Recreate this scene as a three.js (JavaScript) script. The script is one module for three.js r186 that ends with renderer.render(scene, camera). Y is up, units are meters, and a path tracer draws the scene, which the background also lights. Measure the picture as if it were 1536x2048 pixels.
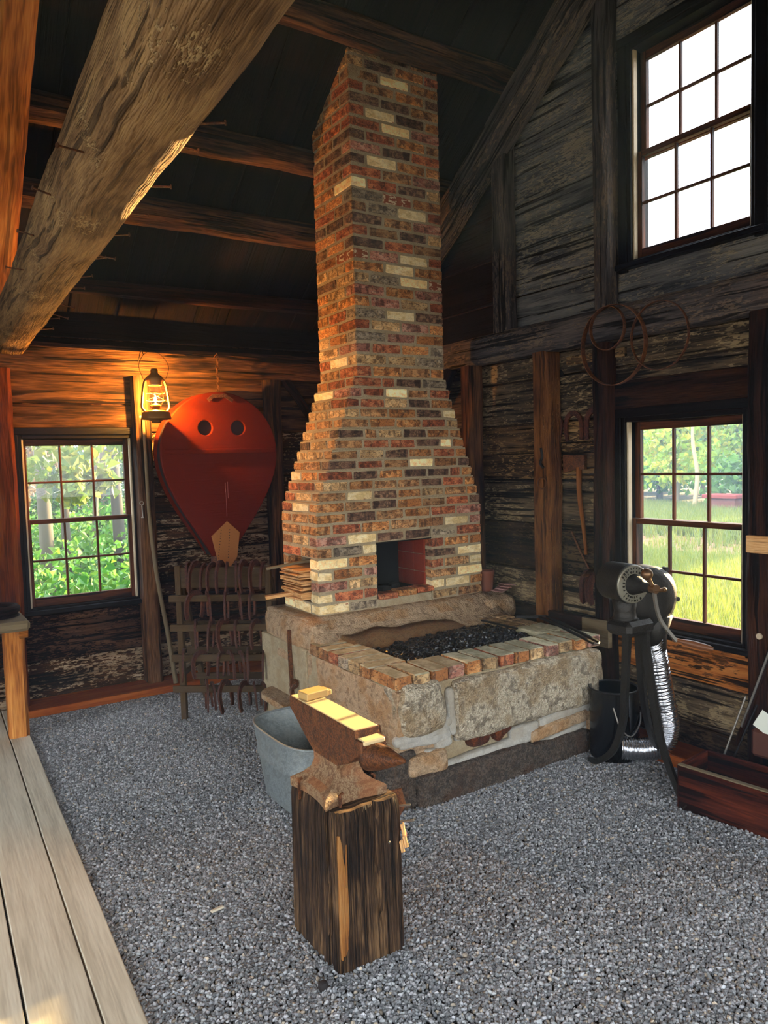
import * as THREE from 'three';
import { ImprovedNoise } from 'three/addons/math/ImprovedNoise.js';
import { mergeGeometries, mergeVertices, toCreasedNormals } from 'three/addons/utils/BufferGeometryUtils.js';

// ---------------------------------------------------------------- camera, sky, sun, exposure
const scene = new THREE.Scene();
const camera = new THREE.PerspectiveCamera(68.05, 0.75, 0.05, 200);
{
  const yaw = 0.571227, pitch = 0.067396, roll = 0.028289;
  const fwd = new THREE.Vector3(Math.sin(yaw) * Math.cos(pitch), -Math.sin(pitch), -Math.cos(yaw) * Math.cos(pitch));
  const r0 = new THREE.Vector3(Math.cos(yaw), 0, Math.sin(yaw));
  const d0 = fwd.clone().cross(r0);
  const r = r0.clone().multiplyScalar(Math.cos(roll)).addScaledVector(d0, Math.sin(roll));
  const d = d0.clone().multiplyScalar(Math.cos(roll)).addScaledVector(r0, -Math.sin(roll));
  camera.position.set(0, 1.6, 0);
  camera.quaternion.setFromRotationMatrix(new THREE.Matrix4().makeBasis(r, d.negate(), fwd.negate()));
}
const renderer = new THREE.WebGLRenderer({ antialias: true });
renderer.toneMapping = THREE.LinearToneMapping;
renderer.toneMappingExposure = 2.1;
renderer.shadowMap.enabled = true;
const SKY_STRENGTH = 3.0, SUN_INTENSITY = 22, LANTERN_INTENSITY = 4.6;
{ // hazy late-afternoon sky: pale blue overhead, nearly white low down
  const W = 64, H = 32, data = new Float32Array(W * H * 4);
  for (let y = 0; y < H; y++) {
    const t = Math.max(0, (y + 0.5) / H * 2 - 1), k = Math.pow(1 - t, 2.2);
    for (let x = 0; x < W; x++) data.set([0.82 + 0.26 * k, 0.95 + 0.13 * k, 1.08 + 0.02 * k, 1], (y * W + x) * 4);
  }
  const sky = new THREE.DataTexture(data, W, H, THREE.RGBAFormat, THREE.FloatType);
  sky.mapping = THREE.EquirectangularReflectionMapping; sky.magFilter = THREE.LinearFilter; sky.needsUpdate = true;
  scene.background = sky; scene.backgroundIntensity = SKY_STRENGTH;
}
const sun = new THREE.DirectionalLight(new THREE.Color().setRGB(1, 0.72, 0.34), SUN_INTENSITY);
sun.name = 'sun'; sun.position.set(30, 6.45 + 1, -3.9); sun.target.position.set(0, 1, 0);
sun.castShadow = true; sun.shadow.mapSize.set(4096, 4096);
Object.assign(sun.shadow.camera, { left: -14, right: 14, top: 12, bottom: -6, near: 1, far: 70 });
scene.add(sun, sun.target);

// ---------------------------------------------------------------- helpers
const V = (x, y, z) => new THREE.Vector3(x, y, z);
const R = (s) => () => { s |= 0; s = (s + 0x6d2b79f5) | 0; let t = Math.imul(s ^ (s >>> 15), 1 | s); t = (t + Math.imul(t ^ (t >>> 7), 61 | t)) ^ t; return ((t ^ (t >>> 14)) >>> 0) / 4294967296; };
const lerp = (a, b, t) => a + (b - a) * t, clamp = (x, a = 0, b = 1) => Math.min(b, Math.max(a, x));
const sstep = (a, b, x) => { const t = clamp((x - a) / (b - a)); return t * t * (3 - 2 * t); };
const perlin = new ImprovedNoise();
const n3 = (x, y, z) => perlin.noise(x, y, z);
const used = {};
const numbered = (n) => { used[n] = (used[n] ?? -1) + 1; return used[n] ? n + '_' + String(used[n]).padStart(3, '0') : n; };
function tag(o, label, category, group) { o.userData.label = label; o.userData.category = category; if (group) o.userData.group = group; return o; }
function mesh(name, geo, mat, parent = scene) {
  const m = new THREE.Mesh(geo, mat); m.name = parent === scene ? numbered(name) : name; m.castShadow = m.receiveShadow = true;
  parent.add(m); return m;
}
function group(name, x = 0, y = 0, z = 0, ry = 0, parent = scene) { const g = new THREE.Group(); g.name = parent === scene ? numbered(name) : name; g.position.set(x, y, z); g.rotation.y = ry; parent.add(g); return g; }
function struct(o, label) { o.userData.kind = 'structure'; if (label) o.userData.label = label; return o; }
function stuff(o, label, category) { o.userData.kind = 'stuff'; if (label) o.userData.label = label; if (category) o.userData.category = category; return o; }

// uv in metres by the dominant axis of each triangle; grain (u) runs along `along`
function boxUV(g, along = 'x', ou = 0, ov = 0) {
  if (g.index) g = g.toNonIndexed();
  const p = g.attributes.position, n = p.count, uv = new Float32Array(n * 2), a = new THREE.Vector3(), b = new THREE.Vector3(), c = new THREE.Vector3();
  const ax = 'xyz'.indexOf(along);
  for (let i = 0; i < n; i += 3) {
    a.fromBufferAttribute(p, i); b.fromBufferAttribute(p, i + 1); c.fromBufferAttribute(p, i + 2);
    const nn = b.clone().sub(a).cross(c.clone().sub(a)), m = [Math.abs(nn.x), Math.abs(nn.y), Math.abs(nn.z)];
    const k = m.indexOf(Math.max(...m)), rest = [0, 1, 2].filter((q) => q !== k);
    const U = rest.includes(ax) ? ax : rest[0], Vv = rest.find((q) => q !== U);
    [a, b, c].forEach((q, j) => { uv[(i + j) * 2] = q.getComponent(U) + ou; uv[(i + j) * 2 + 1] = q.getComponent(Vv) + ov + k * 0.37; });
  }
  g.setAttribute('uv', new THREE.BufferAttribute(uv, 2)); return g;
}
// chamfered, slightly irregular block centred on the origin (44 triangles)
function block(w, h, d, c = 0.004, jit = 0, rng = Math.random) {
  const P = [], key = {};
  for (const sx of [-1, 1]) for (const sy of [-1, 1]) for (const sz of [-1, 1]) {
    const j = [0, 1, 2].map(() => jit * (rng() * 2 - 1)), x = sx * w / 2 + j[0], y = sy * h / 2 + j[1], z = sz * d / 2 + j[2], cc = c * (0.6 + 0.8 * (jit ? rng() : 0.5));
    key[[sx, sy, sz]] = [[x, y - sy * cc, z - sz * cc], [x - sx * cc, y, z - sz * cc], [x - sx * cc, y - sy * cc, z]];
  }
  const q = (A, B, C, D) => P.push(...A, ...B, ...C, ...A, ...C, ...D), K = (x, y, z, f) => key[[x, y, z]][f];
  for (const s of [-1, 1]) {
    const o = (arr) => q(...(s > 0 ? arr : arr.reverse()));
    o([K(s, -1, -1, 0), K(s, 1, -1, 0), K(s, 1, 1, 0), K(s, -1, 1, 0)]);
    o([K(-1, s, -1, 1), K(-1, s, 1, 1), K(1, s, 1, 1), K(1, s, -1, 1)]);
    o([K(-1, -1, s, 2), K(1, -1, s, 2), K(1, 1, s, 2), K(-1, 1, s, 2)]);
    for (const t of [-1, 1]) {
      const e = (arr) => q(...(s * t > 0 ? arr : arr.reverse()));
      e([K(s, t, -1, 0), K(s, t, -1, 1), K(s, t, 1, 1), K(s, t, 1, 0)]);
      e([K(s, -1, t, 2), K(s, -1, t, 0), K(s, 1, t, 0), K(s, 1, t, 2)]);
      e([K(-1, s, t, 1), K(-1, s, t, 2), K(1, s, t, 2), K(1, s, t, 1)]);
      for (const u of [-1, 1]) { const tri = [K(s, t, u, 0), K(s, t, u, 1), K(s, t, u, 2)]; P.push(...(s * t * u > 0 ? tri : tri.reverse()).flat()); }
    }
  }
  const g = new THREE.BufferGeometry(); const flat = P.map((v) => v).flat(); g.setAttribute('position', new THREE.Float32BufferAttribute(flat, 3)); fixWinding(g); g.computeVertexNormals(); return g;
}
function fixWinding(g) { // convex about the origin: outward triangles
  const p = g.attributes.position.array;
  for (let i = 0; i < p.length; i += 9) {
    const a = V(p[i], p[i + 1], p[i + 2]), b = V(p[i + 3], p[i + 4], p[i + 5]), c = V(p[i + 6], p[i + 7], p[i + 8]);
    if (b.clone().sub(a).cross(c.clone().sub(a)).dot(a.clone().add(b).add(c)) < 0) for (let k = 0; k < 3; k++) { const t = p[i + 3 + k]; p[i + 3 + k] = p[i + 6 + k]; p[i + 6 + k] = t; }
  }
}
function bx(w, h, d, x = 0, y = 0, z = 0, c = 0.004, along = 'x', ou = 0, ov = 0) { const g = boxUV(block(w, h, d, c), along, ou, ov); g.translate(x, y, z); return g; }
// sweep a closed 2D section along a path
function sweep(pts, section, { scale = () => 1, closed = false, up = null, cap = true, crease = 0 } = {}) {
  const n = pts.length, m = section.length, pos = [], uv = [], idx = [];
  let N = up ? up.clone() : null, len = 0, peri = [0];
  for (let j = 1; j <= m; j++) peri.push(peri[j - 1] + Math.hypot(section[j % m][0] - section[j - 1][0], section[j % m][1] - section[j - 1][1]));
  for (let i = 0; i < n; i++) {
    const a = pts[closed ? (i - 1 + n) % n : Math.max(0, i - 1)], b = pts[closed ? (i + 1) % n : Math.min(n - 1, i + 1)];
    const T = b.clone().sub(a).normalize();
    if (!N) N = Math.abs(T.y) > 0.9 ? V(1, 0, 0) : V(0, 1, 0);
    const B = T.clone().cross(up ? up : N).normalize(); if (!up) N = B.clone().cross(T).normalize(); const NN = B.clone().cross(T).normalize();
    if (i) len += pts[i].distanceTo(pts[i - 1]);
    const s = scale(n > 1 ? i / (n - 1) : 0, i);
    for (let j = 0; j <= m; j++) { const q = section[j % m]; const v = pts[i].clone().addScaledVector(B, q[0] * s).addScaledVector(NN, q[1] * s); pos.push(v.x, v.y, v.z); uv.push(len, peri[j]); }
  }
  const M = m + 1, rows = closed ? n : n - 1;
  for (let i = 0; i < rows; i++) for (let j = 0; j < m; j++) { const a = i * M + j, b = ((i + 1) % n) * M + j; idx.push(a, a + 1, b, b, a + 1, b + 1); }
  if (!closed && cap) for (const e of [0, n - 1]) {
    const k = pos.length / 3; pos.push(pts[e].x, pts[e].y, pts[e].z); uv.push(0, 0);
    for (let j = 0; j < m; j++) e ? idx.push(k, e * M + j + 1, e * M + j) : idx.push(k, j, j + 1);
    if (e) for (let t = idx.length - m * 3; t < idx.length; t += 3) [idx[t + 1], idx[t + 2]] = [idx[t + 2], idx[t + 1]];
    if (!e) for (let t = idx.length - m * 3; t < idx.length; t += 3) [idx[t + 1], idx[t + 2]] = [idx[t + 2], idx[t + 1]];
  }
  let g = new THREE.BufferGeometry(); g.setAttribute('position', new THREE.Float32BufferAttribute(pos, 3)); g.setAttribute('uv', new THREE.Float32BufferAttribute(uv, 2)); g.setIndex(idx);
  if (crease) g = toCreasedNormals(g, crease); else g.computeVertexNormals();
  return g;
}
const ring = (r, n = 10, ry = r) => Array.from({ length: n }, (_, i) => [Math.cos(i / n * 2 * Math.PI) * r, Math.sin(i / n * 2 * Math.PI) * ry]);
const rect = (w, h) => [[w / 2, -h / 2], [w / 2, h / 2], [-w / 2, h / 2], [-w / 2, -h / 2]];
const path = (pts, n) => new THREE.CatmullRomCurve3(pts.map((p) => (p.isVector3 ? p : V(...p)))).getPoints(n);
const rod = (pts, r, n = 8) => sweep(pts.map((p) => (p.isVector3 ? p : V(...p))), ring(r, n));
const bent = (pts, r, seg = 24, n = 8, scale) => sweep(path(pts, seg), ring(r, n), scale ? { scale } : {});
// stack of rings (each an array of n points) -> surface
function loft(rings, { capStart = true, capEnd = true, crease = 0, flip = false } = {}) {
  const n = rings[0].length, pos = [], uv = [], idx = [];
  rings.forEach((r, i) => { let l = 0; for (let j = 0; j <= n; j++) { const p = r[j % n]; if (j) { const q = r[j - 1]; l += Math.hypot(p[0] - q[0], p[1] - q[1], p[2] - q[2]); } pos.push(...p); uv.push(l, i ? 0.0 : 0); } });
  let acc = 0; for (let i = 0; i < rings.length; i++) { if (i) acc += Math.hypot(...[0, 1, 2].map((k) => rings[i][0][k] - rings[i - 1][0][k])); for (let j = 0; j <= n; j++) uv[(i * (n + 1) + j) * 2 + 1] = acc; }
  const M = n + 1;
  for (let i = 0; i < rings.length - 1; i++) for (let j = 0; j < n; j++) { const a = i * M + j, b = a + M; flip ? idx.push(a, a + 1, b, b, a + 1, b + 1) : idx.push(a, b, a + 1, b, b + 1, a + 1); }
  for (const [on, i] of [[capStart, 0], [capEnd, rings.length - 1]]) if (on) {
    const c = [0, 1, 2].map((k) => rings[i].reduce((s, p) => s + p[k], 0) / n), k = pos.length / 3; pos.push(...c); uv.push(0, 0);
    for (let j = 0; j < n; j++) ((i === 0) !== flip) ? idx.push(k, i * M + j, i * M + j + 1) : idx.push(k, i * M + j + 1, i * M + j);
  }
  let g = new THREE.BufferGeometry(); g.setAttribute('position', new THREE.Float32BufferAttribute(pos, 3)); g.setAttribute('uv', new THREE.Float32BufferAttribute(uv, 2)); g.setIndex(idx);
  if (crease) g = toCreasedNormals(g, crease); else g.computeVertexNormals();
  return g;
}
const lathe = (prof, n = 32) => new THREE.LatheGeometry(prof.map(([r, y]) => new THREE.Vector2(r, y)), n);
const merge = (...gs) => mergeGeometries(gs.flat().map((g) => { g = g.index ? g.toNonIndexed() : g; const o = new THREE.BufferGeometry(); for (const k of ['position', 'normal', 'uv']) o.setAttribute(k, g.attributes[k] ?? new THREE.Float32BufferAttribute(g.attributes.position.count * 2, 2)); return o; }));
// hewn timber along +X from 0 to len, section w (z) by h (y)
function timberGeo(len, w, h, seed, { amp = 0.008, round = 0.18, step = 0.07, taper = 1 } = {}) {
  const n = Math.max(3, Math.ceil(len / step)), c = Math.min(w, h) * round, sec = [];
  const side = (x0, y0, x1, y1, k) => { for (let i = 0; i < k; i++) sec.push([lerp(x0, x1, i / k), lerp(y0, y1, i / k)]); };
  const a = w / 2, b = h / 2;
  side(a, -b + c, a, b - c, 3); side(a, b - c, a - c, b, 1); side(a - c, b, -a + c, b, 3); side(-a + c, b, -a, b - c, 1); side(-a, b - c, -a, -b + c, 3); side(-a, -b + c, -a + c, -b, 1); side(-a + c, -b, a - c, -b, 3); side(a - c, -b, a, -b + c, 1);
  const rings = [];
  for (let i = 0; i <= n; i++) {
    const x = len * i / n, s = lerp(1, taper, i / n), bend = amp * 1.5 * n3(x * 0.7, seed * 3.1, 1.7);
    rings.push(sec.map(([z, y]) => { const d = amp * (n3(x * 2.2, y * 9 + seed * 7.7, z * 9) + 0.6 * n3(x * 7, y * 25 + seed * 3.3, z * 25)); const l = Math.hypot(y, z); return [x, y * s * (1 + d / l) + bend, z * s * (1 + d / l)]; }));
  }
  const g = loft(rings, { crease: 0.7, flip: true }); const uv = g.attributes.uv; // u along length
  for (let i = 0; i < uv.count; i++) { const u = uv.getX(i), v = uv.getY(i); uv.setXY(i, v + seed * 1.37, u + seed * 0.61); }
  return g;
}
function place(m, a, b, twist = 0) { // put a +X mesh from a towards b
  const d = b.clone().sub(a).normalize(); m.position.copy(a);
  const up = Math.abs(d.y) > 0.98 ? V(0, 0, 1) : V(0, 1, 0), z = d.clone().cross(up).normalize(), y = z.clone().cross(d).normalize();
  m.quaternion.setFromRotationMatrix(new THREE.Matrix4().makeBasis(d, y, z)); if (twist) m.rotateX(twist); return m;
}
function timber(name, a, b, w, h, mat, seed, opt) { return place(mesh(name, timberGeo(a.distanceTo(b), w, h, seed, opt), mat), a, b, opt?.twist); }

// ---------------------------------------------------------------- procedural textures
function lattice(w, h, cx, cy, oct, seed, gain = 0.5) { // periodic fractal value noise, 0..1
  const out = new Float32Array(w * h); let amp = 1, tot = 0;
  for (let o = 0; o < oct; o++, cx *= 2, cy *= 2, amp *= gain) {
    const r = R(seed + o * 977), L = new Float32Array(cx * cy); for (let i = 0; i < L.length; i++) L[i] = r(); tot += amp;
    for (let y = 0; y < h; y++) {
      const fy = y / h * cy, y0 = Math.floor(fy) % cy, y1 = (y0 + 1) % cy; let ty = fy - Math.floor(fy); ty = ty * ty * (3 - 2 * ty);
      for (let x = 0; x < w; x++) {
        const fx = x / w * cx, x0 = Math.floor(fx) % cx, x1 = (x0 + 1) % cx; let tx = fx - Math.floor(fx); tx = tx * tx * (3 - 2 * tx);
        out[y * w + x] += amp * lerp(lerp(L[y0 * cx + x0], L[y0 * cx + x1], tx), lerp(L[y1 * cx + x0], L[y1 * cx + x1], tx), ty);
      }
    }
  }
  for (let i = 0; i < out.length; i++) out[i] = clamp((out[i] / tot - 0.5) * 1.9 + 0.5);
  return out;
}
const hex = (c) => [(c >> 16) & 255, (c >> 8) & 255, c & 255];
const mix3 = (a, b, t) => [lerp(a[0], b[0], t), lerp(a[1], b[1], t), lerp(a[2], b[2], t)];
function tex(w, h, fn, srgb = true) { // fn(i,x,y) -> [r,g,b] in 0..255
  const d = new Uint8Array(w * h * 4);
  for (let y = 0, i = 0; y < h; y++) for (let x = 0; x < w; x++, i++) { const c = fn(i, x, y); d[i * 4] = c[0]; d[i * 4 + 1] = c[1] ?? c[0]; d[i * 4 + 2] = c[2] ?? c[0]; d[i * 4 + 3] = 255; }
  const t = new THREE.DataTexture(d, w, h); t.wrapS = t.wrapT = THREE.RepeatWrapping; t.magFilter = THREE.LinearFilter; t.minFilter = THREE.LinearMipmapLinearFilter;
  if (srgb) t.colorSpace = THREE.SRGBColorSpace; t.needsUpdate = true; return t;
}
const scaled = (t, u, v) => { const c = t.clone(); c.repeat.set(1 / u, 1 / v); c.needsUpdate = true; return c; };
function std(color, roughness = 0.8, metalness = 0, extra = {}) { return new THREE.MeshStandardMaterial({ color, roughness, metalness, side: THREE.DoubleSide, ...extra }); }

// wood: grain along u. cols = [dark, mid, light], flake = share of pale flaked patches
function woodTex(seed, cols, { flake = 0, flakeCol = 0xb09a78, crack = 0.5, w = 1024, h = 512, streak = 36, blotch = 0.5, fine: fineFlake = 0 } = {}) {
  const C = cols.map(hex), F = hex(flakeCol);
  const g = lattice(w, h, 5, streak, 4, seed, 0.62), big = lattice(w, h, 5, 5, 4, seed + 11), fine = lattice(w, h, 24, 220 / (512 / h) | 0, 2, seed + 23, 0.6), fl = fineFlake ? lattice(w, h, 60, 110, 3, seed + 37, 0.8) : lattice(w, h, 30, 60, 4, seed + 37, 0.62), cr = lattice(w, h, 4, streak * 1.5 | 0, 3, seed + 53);
  const zone = lattice(w, h, 6, 5, 4, seed + 71, 0.6);
  const hgt = new Float32Array(w * h);
  const map = tex(w, h, (i) => {
    let v = clamp(0.62 * g[i] + 0.38 * fine[i] + blotch * (big[i] - 0.5)), c = v < 0.5 ? mix3(C[0], C[1], v * 2) : mix3(C[1], C[2], v * 2 - 1);
    const k = cr[i] < 0.16 + 0.1 * crack ? sstep(0.16 + 0.1 * crack, 0.08, cr[i]) * crack : 0; c = mix3(c, [8, 6, 5], k * 0.85);
    let f = flake ? sstep(1 - flake, 1 - flake + 0.12, fl[i] * 0.62 + zone[i] * 0.5) : 0; f *= 1 - k; c = mix3(c, mix3(F, C[2], 0.35 * fine[i]), f * (0.55 + 0.45 * g[i]));
    hgt[i] = clamp(0.35 + 0.35 * g[i] + 0.15 * fine[i] - 0.4 * k + 0.22 * f) * 255; return c;
  });
  return { map, bumpMap: tex(w, h, (i) => [hgt[i]], false) };
}
function woodMat(t, { u = 2, v = 1, bump = 0.006, rough = 0.85, color = 0xffffff } = {}) { return new THREE.MeshPhysicalMaterial({ color, roughness: rough, side: THREE.DoubleSide, specularIntensity: 0.3, map: scaled(t.map, u, v), bumpMap: scaled(t.bumpMap, u, v), bumpScale: bump }); }

const T = {
  wallL: woodTex(11, [0x150d07, 0x34200f, 0x583820], { flake: 0.46, flakeCol: 0xb4a084, crack: 0.9, fine: 1 }),
  wallR: woodTex(29, [0x241f1a, 0x544634, 0x7a6850], { flake: 0.42, flakeCol: 0xa08c68, crack: 0.9, fine: 1 }),
  beam: woodTex(41, [0x1d120a, 0x4a301c, 0x724e30], { crack: 0.8, streak: 28 }),
  log: woodTex(57, [0x58422c, 0x866848, 0xa6865c], { flake: 0.2, flakeCol: 0xb89e74, crack: 0.45, streak: 30, blotch: 0.6, fine: 1 }),
  deck: woodTex(73, [0xb8ad96, 0xcfc4ac, 0xddd4bd], { crack: 0.06, streak: 44, blotch: 0.35 }),
  post: woodTex(97, [0x1c130d, 0x3c2b1d, 0x6e5439], { crack: 0.9, streak: 90, blotch: 0.7 }),
  grey: woodTex(171, [0x3a3d42, 0x6a6c70, 0x8e8e8c], { flake: 0.38, flakeCol: 0xaaa08a, crack: 0.8, fine: 1 }),
  lanternOrange: woodTex(151, [0x6a3c16, 0xa8662c, 0xc88a46], { crack: 0.35, streak: 26, blotch: 0.5 }),  // orange lantern light put into the wood colour: left rafter, post, bench
  torn: woodTex(131, [0x6a3c14, 0xa8642a, 0xc08040], { flake: 0.3, flakeCol: 0x1a1008, crack: 0.9, blotch: 0.6 }),
  fresh: woodTex(113, [0xb27a45, 0xd29f66, 0xe6be8a], { crack: 0.2, streak: 30 }),
};
const M = {
  wallL: woodMat(T.wallL, { bump: 0.012 }), wallR: woodMat(T.wallR, { bump: 0.012 }),
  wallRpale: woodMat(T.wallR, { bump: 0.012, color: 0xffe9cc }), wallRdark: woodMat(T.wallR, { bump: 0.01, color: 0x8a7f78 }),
  wallRgrey: woodMat(T.grey, { bump: 0.012 }), beamGrey: woodMat(T.grey, { bump: 0.012, color: 0xb8a8a0 }),  // grey tint holds the window glare on the upper gable timbers
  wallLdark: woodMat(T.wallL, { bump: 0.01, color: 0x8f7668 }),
  beam: woodMat(T.beam, { bump: 0.012 }), beamDark: woodMat(T.beam, { bump: 0.012, color: 0x8c7a70 }), beamWarm: woodMat(T.lanternOrange, { bump: 0.006 }), beamLanternDim: woodMat(T.lanternOrange, { bump: 0.006, color: 0x90705c }),
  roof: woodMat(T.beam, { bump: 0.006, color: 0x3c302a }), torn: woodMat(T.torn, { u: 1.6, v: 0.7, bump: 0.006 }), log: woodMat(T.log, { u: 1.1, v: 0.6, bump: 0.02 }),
  deck: woodMat(T.deck, { bump: 0.002, rough: 0.7 }), post: woodMat(T.post, { u: 0.9, v: 0.45, bump: 0.012 }), crate: woodMat(T.beam, { bump: 0.004, color: 0xd08a70 }),
  frame: woodMat(T.beam, { bump: 0.002, color: 0x2a201c, rough: 0.5 }), sash: woodMat(T.beam, { bump: 0.001, color: 0xd8b494, rough: 0.5 }), paleTimber: woodMat(T.log, { u: 1, v: 0.5, bump: 0.012, color: 0xc09c70 }), jamb: std(0xb9a98a, 0.6),
  fresh: woodMat(T.fresh, { u: 0.6, v: 0.3, bump: 0.001 }), greyWood: woodMat(T.deck, { u: 1, v: 0.5, bump: 0.003, color: 0x8a8070 }),
  rack: woodMat(T.deck, { u: 1.4, v: 0.7, bump: 0.004, color: 0x5a4a38 }), sill: woodMat(T.fresh, { bump: 0.004, color: 0xb8804c }),
  glass: new THREE.MeshPhysicalMaterial({ color: 0xffffff, transmission: 1, thickness: 0, roughness: 0, ior: 1.45, side: THREE.DoubleSide }),
};
// speckled stone, mortar, rust, zinc
const granite = (seed, a, b, c, stain) => {
  const w = 512, n1 = lattice(w, w, 90, 90, 2, seed), n2 = lattice(w, w, 5, 5, 4, seed + 5), n0 = lattice(w, w, 24, 24, 3, seed + 9), A = hex(a), B = hex(b), C = hex(c), S = hex(stain);
  return { map: tex(w, w, (i) => { let k = mix3(A, B, sstep(0.25, 0.75, n1[i])); k = mix3(k, C, sstep(0.5, 0.9, n0[i]) * 0.45 + sstep(0.72, 0.86, n1[i]) * 0.3); return mix3(k, S, sstep(0.4, 1, n2[i]) * 0.55); }), bumpMap: tex(w, w, (i) => [255 * clamp(0.5 * n1[i] + 0.5 * n0[i])], false) };
};
const stoneMat = (t, s, bump, color = 0xffffff, rough = 0.92) => std(color, rough, 0, { map: scaled(t.map, s, s), bumpMap: scaled(t.bumpMap, s, s), bumpScale: bump });
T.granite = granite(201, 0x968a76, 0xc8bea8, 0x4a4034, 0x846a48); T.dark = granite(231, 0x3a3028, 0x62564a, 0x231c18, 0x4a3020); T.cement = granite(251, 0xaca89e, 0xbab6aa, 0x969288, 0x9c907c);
T.ledge = granite(271, 0x9c8468, 0xb49a7c, 0x6a543e, 0x94683c);
T.rust = granite(301, 0x4e2a14, 0x7d4a24, 0x2c1a10, 0x9a6434); T.dust = granite(351, 0x74563a, 0x9c8464, 0x4a2a14, 0x8a5028); T.zinc = granite(331, 0x80888a, 0x969e9e, 0x6a706e, 0x8c8f88);
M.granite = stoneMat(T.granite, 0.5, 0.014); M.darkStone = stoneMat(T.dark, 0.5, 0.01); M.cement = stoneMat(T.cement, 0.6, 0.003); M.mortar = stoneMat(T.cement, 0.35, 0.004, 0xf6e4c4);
M.ledge = stoneMat(T.ledge, 0.5, 0.01); for (const k of ['granite', 'ledge']) M[k].color.setRGB(1.22, 1.2, 1.16);
M.redStone = stoneMat(T.rust, 0.4, 0.008, 0xd8b090);
M.rust = std(0xffffff, 0.62, 0.35, { map: scaled(T.rust.map, 0.3, 0.3), bumpMap: scaled(T.rust.bumpMap, 0.3, 0.3), bumpScale: 0.0016 });
M.rustShoe = std(0xb8988a, 0.75, 0.15, { map: scaled(T.rust.map, 0.2, 0.2), bumpMap: scaled(T.rust.bumpMap, 0.2, 0.2), bumpScale: 0.001 });
M.zinc = std(0xffffff, 0.5, 0.45, { map: scaled(T.zinc.map, 0.5, 0.5) }); M.iron = std(0x16130f, 0.5, 0.5, { bumpMap: scaled(T.rust.bumpMap, 0.2, 0.2), bumpScale: 0.0008 });
M.black = std(0x050505, 0.18, 0.0); M.rustDust = std(0xffffff, 0.8, 0.1, { map: scaled(T.dust.map, 0.3, 0.3), bumpMap: scaled(T.rust.bumpMap, 0.3, 0.3), bumpScale: 0.002 }); M.steel = std(0x8b867c, 0.42, 0.8); M.brass = std(0x6b4a30, 0.4, 0.7); M.foil = std(0xd6d8dc, 0.22, 1.0);
M.castIron = std(0x2b2822, 0.45, 0.55, { bumpMap: scaled(T.rust.bumpMap, 0.3, 0.3), bumpScale: 0.001 });

// ---------------------------------------------------------------- the room
const roofY = (z) => (z <= -2 ? 2.7 + 0.72 * (z + 5.5) : 2.7 + 0.72 * (1.5 - z));
const XR = 3.45, ZL = -5.56;
const rngP = R(5);
function windowHoleShape(shape, holes) { for (const [a, b, c, d] of holes) { const p = new THREE.Path(); p.moveTo(a, c); p.lineTo(a, d); p.lineTo(b, d); p.lineTo(b, c); p.closePath(); shape.holes.push(p); } return shape; }
const HOLE_L = [0.69, 1.46, 0.65, 1.85], HOLE_R = [-2.87, -2.11, 0.63, 1.81], HOLE_U = [-2.815, -2.08, 2.63, 3.79];

// left (eave) wall: sheathing plus planks
{
  const s = windowHoleShape(new THREE.Shape([[-3.3, -0.3], [3.7, -0.3], [3.7, 2.72], [-3.3, 2.72]].map((p) => new THREE.Vector2(...p))), [HOLE_L]);
  const g = boxUV(new THREE.ExtrudeGeometry(s, { depth: 0.1, bevelEnabled: false })); g.translate(0, 0, ZL - 0.13);
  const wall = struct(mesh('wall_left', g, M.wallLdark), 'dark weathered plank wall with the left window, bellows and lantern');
  const seams = [0.0, 0.3, 0.65, 0.98, 1.22, 1.5, 1.85, 2.05, 2.27, 2.5, 2.72];
  for (let i = 0; i + 1 < seams.length; i++) {
    const y0 = seams[i], y1 = seams[i + 1], spans = y0 >= 0.64 && y1 <= 1.86 ? [[-3.2, HOLE_L[0]], [HOLE_L[1], 3.5]] : [[-3.2, -0.4 + rngP()], [NaN, 3.5]];
    let from = spans[0][0];
    for (const [a, b] of spans) {
      const x0 = Number.isNaN(a) ? from : a; from = b;
      const g2 = boxUV(block(b - x0 - 0.006, y1 - y0 - 0.01, 0.03, 0.007, 0.003, rngP), 'x', rngP() * 5, rngP() * 3);
      const m = mesh('plank', g2, y0 > 2.26 ? M.roof : y0 > 1.8 ? M.beam : rngP() < 0.3 ? M.wallLdark : M.wallL, wall); m.position.set((x0 + b) / 2, (y0 + y1) / 2, ZL - 0.015 + 0.008 * (rngP() - 0.5));  // top planks take the dark roof tone for the shade above the plate
    }
  }
}
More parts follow.
